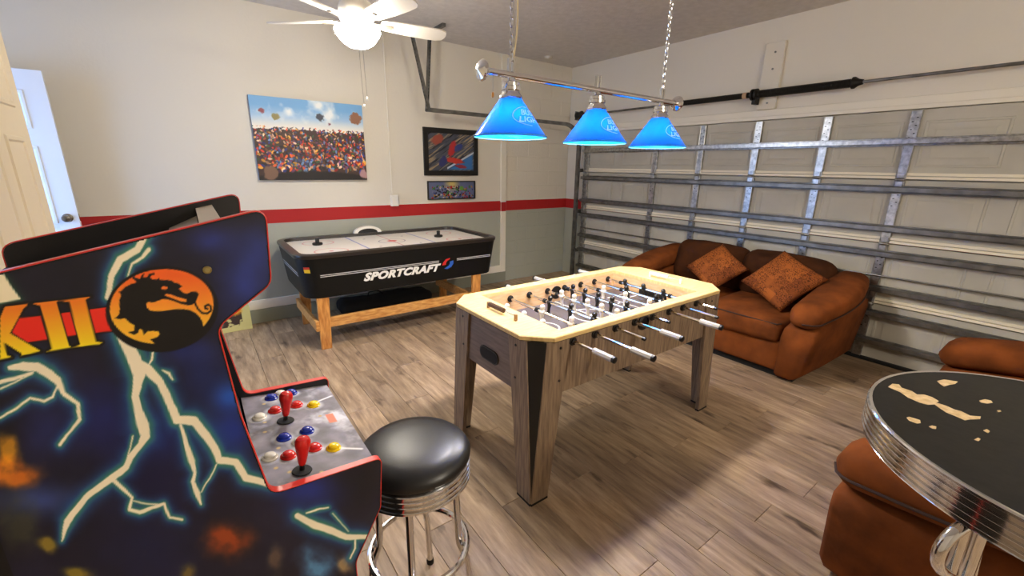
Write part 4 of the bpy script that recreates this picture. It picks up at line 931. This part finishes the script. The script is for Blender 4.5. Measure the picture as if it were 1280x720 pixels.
# --- artwork printed on the near side (lettering and emblem kept, figures left out)
NAVY = np.array([23., 22, 42])
def z4(ox, oy, s, pts): return [(ox+a/s, oy+b/s) for a, b in pts]
bolts = [
 ([(182, 290), (178, 300), (172, 312), (150, 324), (139, 345), (134, 372)], [6, 5, 4.5, 5, 4.5, 3]),
 ([(186, 312), (178, 322), (165, 330), (160, 345)], [3, 2, 1.5, .8]),
 ([(152, 420), (160, 432), (168, 450), (174, 468), (172, 480), (169, 495), (173, 515), (179, 532), (182, 545), (176, 556), (163, 572), (158, 584), (140, 597), (107, 622), (84, 652), (77, 676)], [7, 8.5, 9, 8, 6, 5, 6, 8, 6, 4, 4, 4, 4.5, 4, 4.5, .8]),
 ([(166, 545), (163, 560), (157, 580)], [1, .9, .8]),
 ([(142, 600), (165, 622), (162, 637), (175, 640), (205, 630), (212, 647), (228, 650)], [3, 2, 2, 2.6, 2, 1.6, 1.6]),
 ([(166, 626), (185, 630), (200, 631)], [.8, 1, .8]),
 ([(172, 455), (184, 462), (200, 478), (213, 505), (221, 525), (243, 526), (258, 545), (268, 560), (274, 575), (295, 578), (307, 597), (322, 601), (340, 606)], [7, 7, 5.5, 5, 5.5, 6, 5.5, 5, 4.5, 5, 5, 4.5, 4]),
 ([(226, 532), (232, 553), (240, 577), (244, 590), (241, 602), (247, 616), (251, 630)], [2, 3, 4.5, 2, 2.6, 4, 1.2]),
 ([(271, 580), (262, 597), (258, 603), (252, 615)], [1, .9, 1, .8]),
 ([(12, 460), (30, 458), (47, 459), (60, 466), (72, 476), (80, 492), (97, 505), (100, 524), (86, 541), (75, 556)], [3, 6, 6, 6, 5, 3, 2.5, 2.5, 1.5, 2]),
 ([(40, 466), (22, 472), (0, 478)], [2, 2.4, 2.6]), ([(38, 468), (20, 477), (0, 486)], [1, 1, 1]),
 ([(72, 482), (66, 496), (55, 501), (38, 497), (18, 512), (0, 523)], [1, 1.6, 1.8, 1.6, 1.4, 1.4]),
 ([(191, 437), (190, 450), (187, 455)], [1.3, 1.6, 1]), ([(203, 463), (212, 467), (216, 474)], [.8, 2, 1]),
 ([(372, 645), (394, 657), (417, 664), (433, 671), (458, 671)], [4, 5, 4.5, 4, 3]), ([(383, 641), (396, 637), (410, 634)], [1, 1.3, 1]),
 ([(444, 674), (444, 685), (438, 698)], [1.2, 1.2, .9]), ([(416, 642), (425, 652), (436, 664)], [.6, .6, .6])]
ZE = lambda pts: z4(120, 320, 5.54, pts); ZK = lambda pts: z4(0, 320, 5.146, pts)
dragon = ZE([(745, 505), (740, 460), (720, 425), (690, 395), (650, 375), (600, 367), (540, 370), (480, 378), (420, 383), (375, 378), (352, 355), (350, 325), (365, 318), (395, 322), (430, 310), (455, 300), (490, 298), (540, 312), (590, 332), (640, 342), (668, 336), (690, 320), (700, 295), (712, 262), (695, 247), (660, 248), (630, 262), (604, 255), (572, 225), (597, 212), (572, 190), (540, 184), (528, 172), (490, 166), (440, 166), (436, 152), (420, 163), (390, 162), (375, 148), (385, 132), (408, 128), (402, 116), (370, 122), (352, 148), (325, 150), (335, 120), (318, 130), (305, 158), (275, 152), (262, 140), (250, 152), (285, 182), (240, 196), (200, 216), (172, 245), (158, 248), (176, 270), (160, 310), (166, 360), (160, 405), (130, 432), (170, 438), (200, 430), (232, 460), (265, 480), (268, 515), (222, 530), (262, 545), (290, 535), (300, 505), (322, 510), (332, 545), (360, 520), (400, 519), (430, 522), (443, 540), (425, 562), (375, 577), (440, 640), (640, 640), (780, 540)])
mouth = ZE([(468, 270), (490, 262), (520, 266), (560, 282), (625, 300), (627, 318), (590, 316), (540, 297), (500, 282)])
tongue = ZE([(685, 325), (705, 365), (735, 395), (770, 398), (795, 380), (797, 352), (780, 337), (757, 345), (755, 362), (772, 366)])
kpolys = [ZK(p) for p in ([(30, 328), (180, 306), (172, 322), (150, 340), (65, 497), (0, 516), (0, 400)], [(0, 505), (65, 496), (235, 596), (265, 612), (135, 642), (140, 628), (25, 556), (48, 640), (80, 650), (0, 666)],
  [(205, 306), (378, 287), (362, 300), (442, 575), (462, 588), (300, 616), (335, 596), (258, 320)], [(375, 290), (586, 261), (548, 282), (618, 550), (660, 556), (640, 568), (462, 588), (516, 570), (446, 296)])]
redp = [ZK(p) for p in ([(75, 490), (120, 400), (262, 384), (306, 538), (172, 556)], [(393, 370), (450, 360), (492, 508), (435, 518)], [(574, 346), (690, 331), (730, 482), (612, 494)])]
def panel_art(P, u, v):
    d = P-CAM; z = d@CF; x = 640+F_PX*(d@CR)/z; y = 360-F_PX*(d@CU)/z
    c = np.tile(NAVY, (len(x), 1)); n = noise2(x, y, 70, 2); c = c*(.45+1.0*n)[:, None]
    for bx, by, rx, ry, col, a in ((262, 300, 26, 16, (34, 46, 120), .7), (306, 345, 34, 46, (38, 54, 130), .75), (322, 310, 20, 26, (30, 42, 100), .6), (285, 495, 22, 18, (24, 66, 140), .85), (248, 470, 40, 40, (16, 30, 80), .7), (130, 520, 40, 50, (18, 26, 80), .7), (200, 545, 40, 40, (16, 28, 84), .8), (50, 625, 60, 20, (44, 60, 110), .7), (60, 540, 40, 40, (22, 28, 70), .7), (240, 440, 34, 16, (24, 34, 86), .7), (200, 600, 60, 40, (12, 14, 40), .8), (392, 612, 36, 26, (20, 36, 100), .8), (290, 540, 30, 30, (16, 34, 96), .7), (180, 690, 70, 50, (14, 18, 44), .8)):
        c = lay(c, np.minimum(np.array(col)*1.5, 255), a*np.exp(-((x-bx)/rx)**2-((y-by)/ry)**2)*(.5+n))
    # warm abstract glows where the printed figures were
    for bx, by, rx, ry, col, a in ((18, 588, 34, 14, (190, 100, 24), .85), (10, 566, 12, 22, (214, 140, 30), .7), (285, 672, 26, 22, (150, 62, 22), .8), (60, 678, 16, 9, (150, 126, 36), .7), (95, 716, 22, 10, (150, 128, 34), .7), (235, 712, 12, 12, (130, 108, 36), .6), (395, 706, 22, 20, (70, 118, 158), .9), (430, 705, 10, 14, (170, 140, 90), .7), (345, 700, 10, 18, (120, 96, 70), .5), (20, 650, 24, 40, (60, 60, 40), .6)):
        xw = x+26*(noise2(x, y, 34, 12)-.5); yw = y+26*(noise2(x, y, 34, 13)-.5); c = lay(c, np.minimum(np.array(col)*1.25, 255), a*np.clip(1.6*np.exp(-((xw-bx)/rx)**2-((yw-by)/ry)**2)*(.25+1.1*noise2(x, y, 16, 7))-.15, 0, 1))
    sds = []
    for pts, ws in bolts:
        k = .8 if pts[0][1] < 400 else 1
        dd, w = seg_dist(x+2.2*(noise2(x, y, 13, 3)-.5), y+2.2*(noise2(x, y, 13, 4)-.5), pts, [q*.95 for q in ws]); sds.append((dd-w, w))
    sd = np.min([s_[0]-.0*s_[1] for s_ in sds], 0); glow = np.max([np.exp(-np.maximum(s_[0], 0)/(3.4+.95*s_[1])) for s_ in sds], 0)
    g = np.clip(glow, 0, 1); c = lay(c, (36, 92, 160), np.clip(g*1.6-.08, 0, .8)); c = lay(c, (66, 140, 92), np.clip(g*1.6-.5, 0, .85)*(.55+.45*noise2(x, y, 30, 9))); c = lay(c, (252, 240, 214), .5-sd/1.3)
    q = poly_sd(x, y, [(-5, 343), (4, 342), (14, 358), (26, 374), (-5, 380)]); c = lay(c, (46, 100, 66), .8*np.exp(-np.maximum(q, 0)/4)); c = lay(c, (250, 238, 208), .5-q/1.5)
    kd = np.min([poly_sd(x, y, p) for p in kpolys], 0); rd = np.min([poly_sd(x, y, p) for p in redp], 0)
    c = lay(c, (10, 9, 10), .5-(np.minimum(kd, rd+1.5)-3.2)/1.2)
    rc = np.stack([240+0*y, 46-(y-400)*.2, 30+0*y], 1); a = np.clip(.5-rd/1.0, 0, 1)[:, None]; c = c*(1-a)+rc*a
    c = lay(c, (10, 9, 10), (.5-(kd-1.4)/1.0))
    t = np.clip((y-(382-.12*(x-60))-0)/54, 0, 1)[:, None]; kc = np.array([244., 132, 34])*(1-t)+np.array([255., 224, 34])*t; a = np.clip(.5-kd/1.0, 0, 1)[:, None]; c = c*(1-a)+kc*a
    # round emblem
    an = math.radians(-6); ex_, ey_ = x-202.5, y-386.5; qx = ex_*math.cos(an)-ey_*math.sin(an)*-1; qx = ex_*math.cos(an)+ey_*math.sin(an); qy = -ex_*math.sin(an)+ey_*math.cos(an)
    ro = (np.hypot(qx/70.5, qy/53.5)-1)*56; c = lay(c, (12, 10, 12), .5-ro/1.2)
    ri = (np.hypot((qx-0)/65., (qy+3.5)/46.5)-1)*50
    dg = poly_sd(x, y, dragon); mo = poly_sd(x, y, mouth); eye = (np.hypot((x-205.5)/4.2, (y-360)/2)-1)*3; tg, _ = seg_dist(x, y, tongue)
    dg = np.minimum(np.maximum(dg, -np.minimum(mo, eye)), tg-1.2)
    t = np.clip((y-345)/60, 0, 1)[:, None]; oc = np.array([250., 104, 34])*(1-t)+np.array([255., 190, 50])*t
    a = np.clip(.5-np.maximum(ri, -dg)/.9, 0, 1)[:, None]; c = c*(1-a)+oc*a
    return c
def inside(P): return poly_sd(P[:, 0], P[:, 2], prof) < -.0005
xmin, xmax, zmin, zmax = -5.14, max(p[0] for p in prof), .55, max(p[1] for p in prof)
print_grid('side_artwork', (xmin, YN-.0007, zmin), (xmax-xmin, 0, 0), (0, 0, zmax-zmin), 380, 620, panel_art, mat_print('side_art_ink', .38), near_panel, keep=inside)
sx_, sz_ = sp(259, 337); MB().lathe([(.0065, -.0045), (.0065, -.001)], (sx_, YN, sz_), 14, axis=1).lathe([(.004, -.006), (.0063, -.0042)], (sx_, YN, sz_), 14, axis=1).build('screw', mat('brass_screw', (176, 160, 104), .3, 1), near_panel)
# --- between the panels
Yi0, Yi1 = YN+TH, YF-TH
dz = lambda x: .957-.13*(x+4.572)
xd0, xd1 = -4.80, -4.566
MB().hexa([(xd0, Yi0, dz(xd0)-.03), (xd1, Yi0, dz(xd1)-.03), (xd1, Yi1, dz(xd1)-.03), (xd0, Yi1, dz(xd0)-.03)], [(xd0, Yi0, dz(xd0)-.001), (xd1, Yi0, dz(xd1)-.001), (xd1, Yi1, dz(xd1)-.001), (xd0, Yi1, dz(xd0)-.001)]).build('control_deck', black, ac, smooth=0)
def deck_pt(px, py, lift=0):
    d = ray(px, py); k = (.957-.13*(CAM[0]+4.572)+lift-CAM[2])/(d[2]+.13*d[0]); return CAM+k*d
BT = [((339, 498), 'b'), ((363.8, 491.8), 'b'), ((349, 490), 'w'), ((343.8, 513.8), 'r'), ((370.5, 507), 'r'), ((391.8, 506.8), 'y'), ((324.5, 522.5), 'w'),
      ((355, 548), 'b'), ((383.8, 539.5), 'b'), ((374, 553), 'w'), ((360.5, 570.5), 'r'), ((393, 560.5), 'r'), ((417, 560.5), 'y'), ((337.5, 572.5), 'w')]
def deck_art(P, u, v):
    X, Y = P[:, 0]*1000, P[:, 1]*1000; n = noise2(X, Y, 45, 4, 6); c = np.array([118., 112, 122])*(.6+.75*n)[:, None]
    c = lay(c, (214, 214, 222), (noise2(X, Y, 70, 8, 5)-.6)*5)
    for (p, k_) in BT:
        q = deck_pt(*p); r = np.hypot(P[:, 0]-q[0], P[:, 1]-q[1]); c = lay(c, (226, 228, 236), .75*(1-np.abs(r-.019)/.012)*(.4+noise2(X, Y, 22, 5)))
    for p in ((330, 505), (345, 585), (331, 528), (402, 590), (372, 606), (348, 560), (362, 590), (331, 540), (400, 520), (384, 548)):
        q = deck_pt(*p); r = np.hypot(P[:, 0]-q[0], P[:, 1]-q[1]); c = lay(c, (196, 164, 104), (.006-r)/.003)
    q = deck_pt(414, 522.5); dx = P[:, 0]-q[0]; dy = P[:, 1]-q[1]; c = lay(c, (226, 116, 80), (np.minimum(.011-np.abs(dx), .026-np.abs(dy)))/.002)
    for (a, b) in (((394, 503), (414, 495)), ((420, 560), (452, 561))):
        A_, B_ = deck_pt(*a), deck_pt(*b); dd, _ = seg_dist(P[:, 0], P[:, 1], [A_[:2], B_[:2]]); c = lay(c, (236, 236, 240), (.006-dd)/.005)
    return c
print_grid('deck_artwork', (xd0, Yi0, dz(xd0)), (xd1-xd0, 0, dz(xd1)-dz(xd0)), (0, Yi1-Yi0, 0), 140, 280, deck_art, mat_print('deck_ink', .5), ac)
bcol = {'b': mat('blue_button', (22, 44, 150), .25), 'r': mat('red_button', (214, 36, 30), .25), 'y': mat('yellow_button', (246, 206, 14), .25), 'w': mat('white_button', (226, 220, 208), .25)}
bmesh_ = {k_: MB().lathe([(.0175, 0), (.0175, .003), (.015, .005), (.0135, .004), (.0128, .009), (.010, .0115), (.003, .0125)], (0, 0, 0), 20).mesh('button', bcol[k_]) for k_ in bcol}
tiltd = math.atan(.13)
for p, k_ in BT:
    q = deck_pt(*p); q[1] = min(max(q[1], Yi0+.02), Yi1-.02); inst(bmesh_[k_], 'button', ac, Vector(q)-base_of(ac), (0, tiltd, 0))
bat = mat('red_bat_top', (206, 30, 26), .22)
for p in ((357, 526.5), (377.5, 589)):
    q = Vector(deck_pt(*p)); js = bpy.data.objects.new('joystick', None); COL.objects.link(js); js.parent = ac; js.location = q-base_of(ac); js.rotation_euler = (0, tiltd, 0); js.empty_display_size = .05
    MB().lathe([(.021, .0015), (.020, .0035), (.006, .005), (.004, .005)], (0, 0, 0), 24).build('dust_washer', rubber, js, local=True)
    MB().lathe([(.0055, .004), (.0055, .02)], (0, 0, 0), 12).build('shaft', black, js, local=True)
    MB().lathe([(.007, .018), (.009, .024), (.013, .05), (.0165, .066), (.0165, .075), (.0125, .083), (.004, .086)], (0, 0, 0), 20).build('bat_handle', bat, js, local=True)
# front, screen, marquee and top
MB().box((fxk-.022, Yi0, .03), (fxk-.008, Yi1, .80)).build('front_panel', blackmat, ac, smooth=0)
MB().hexa([(fxk-.02, Yi0, .79), (fxk-.006, Yi0, .80), (fxk-.006, Yi1, .80), (fxk-.02, Yi1, .79)], [(-4.60, Yi0, .93), (-4.575, Yi0, .93), (-4.575, Yi1, .93), (-4.60, Yi1, .93)]).build('front_panel', blackmat, ac, smooth=0)
MB().hexa([(-4.86, Yi0, .98), (-4.805, Yi0, .985), (-4.805, Yi1, .985), (-4.86, Yi1, .98)], [(-4.93, Yi0, 1.33), (-4.875, Yi0, 1.335), (-4.875, Yi1, 1.335), (-4.93, Yi1, 1.33)]).build('monitor_bezel', black, ac, smooth=0)
MB().hexa([(-4.81, Yi0+.05, 1.02), (-4.8095, Yi0+.05, 1.02), (-4.8095, Yi1-.05, 1.02), (-4.81, Yi1-.05, 1.02)], [(-4.866, Yi0+.05, 1.31), (-4.8655, Yi0+.05, 1.31), (-4.8655, Yi1-.05, 1.31), (-4.866, Yi1-.05, 1.31)]).build('screen', mat('dark_screen', (10, 10, 12), .08), ac, smooth=0)
MB().hexa([(-4.84, Yi0, 1.375), (-4.832, Yi0, 1.375), (-4.832, Yi1, 1.375), (-4.84, Yi1, 1.375)], [(-4.775, Yi0, 1.43), (-4.767, Yi0, 1.425), (-4.767, Yi1, 1.425), (-4.775, Yi1, 1.43)]).build('speaker_panel', black, ac, smooth=0)
MB().hexa([(-4.80, Yi0, 1.435), (-4.765, Yi0, 1.435), (-4.765, Yi1, 1.435), (-4.80, Yi1, 1.435)], [(-4.825, Yi0, 1.533), (-4.79, Yi0, 1.541), (-4.79, Yi1, 1.541), (-4.825, Yi1, 1.533)]).build('marquee', mat('pale_marquee_back', (206, 196, 182), .5), ac, smooth=0)
MB().hexa([(xb, Yi0, zb-.06), (-4.86, Yi0, 1.445), (-4.86, Yi1, 1.445), (xb, Yi1, zb-.06)], [(xb, Yi0, zb-.045), (-4.86, Yi0, 1.46), (-4.86, Yi1, 1.46), (xb, Yi1, zb-.045)]).build('top_board', blackmat, ac, smooth=0)
MB().hexa([(-4.885, Yi0, 1.48), (-4.826, Yi0, 1.50), (-4.826, Yi1, 1.50), (-4.885, Yi1, 1.48)], [(-4.885, Yi0, 1.487), (-4.826, Yi0, 1.514), (-4.826, Yi1, 1.514), (-4.885, Yi1, 1.487)]).build('light_bracket', mat('grey_bracket', (168, 164, 160), .4), ac, smooth=0)
MB().box((xb, Yi0, .02), (xb+.012, Yi1, zb-.06)).build('back_panel', blackmat, ac, smooth=0)
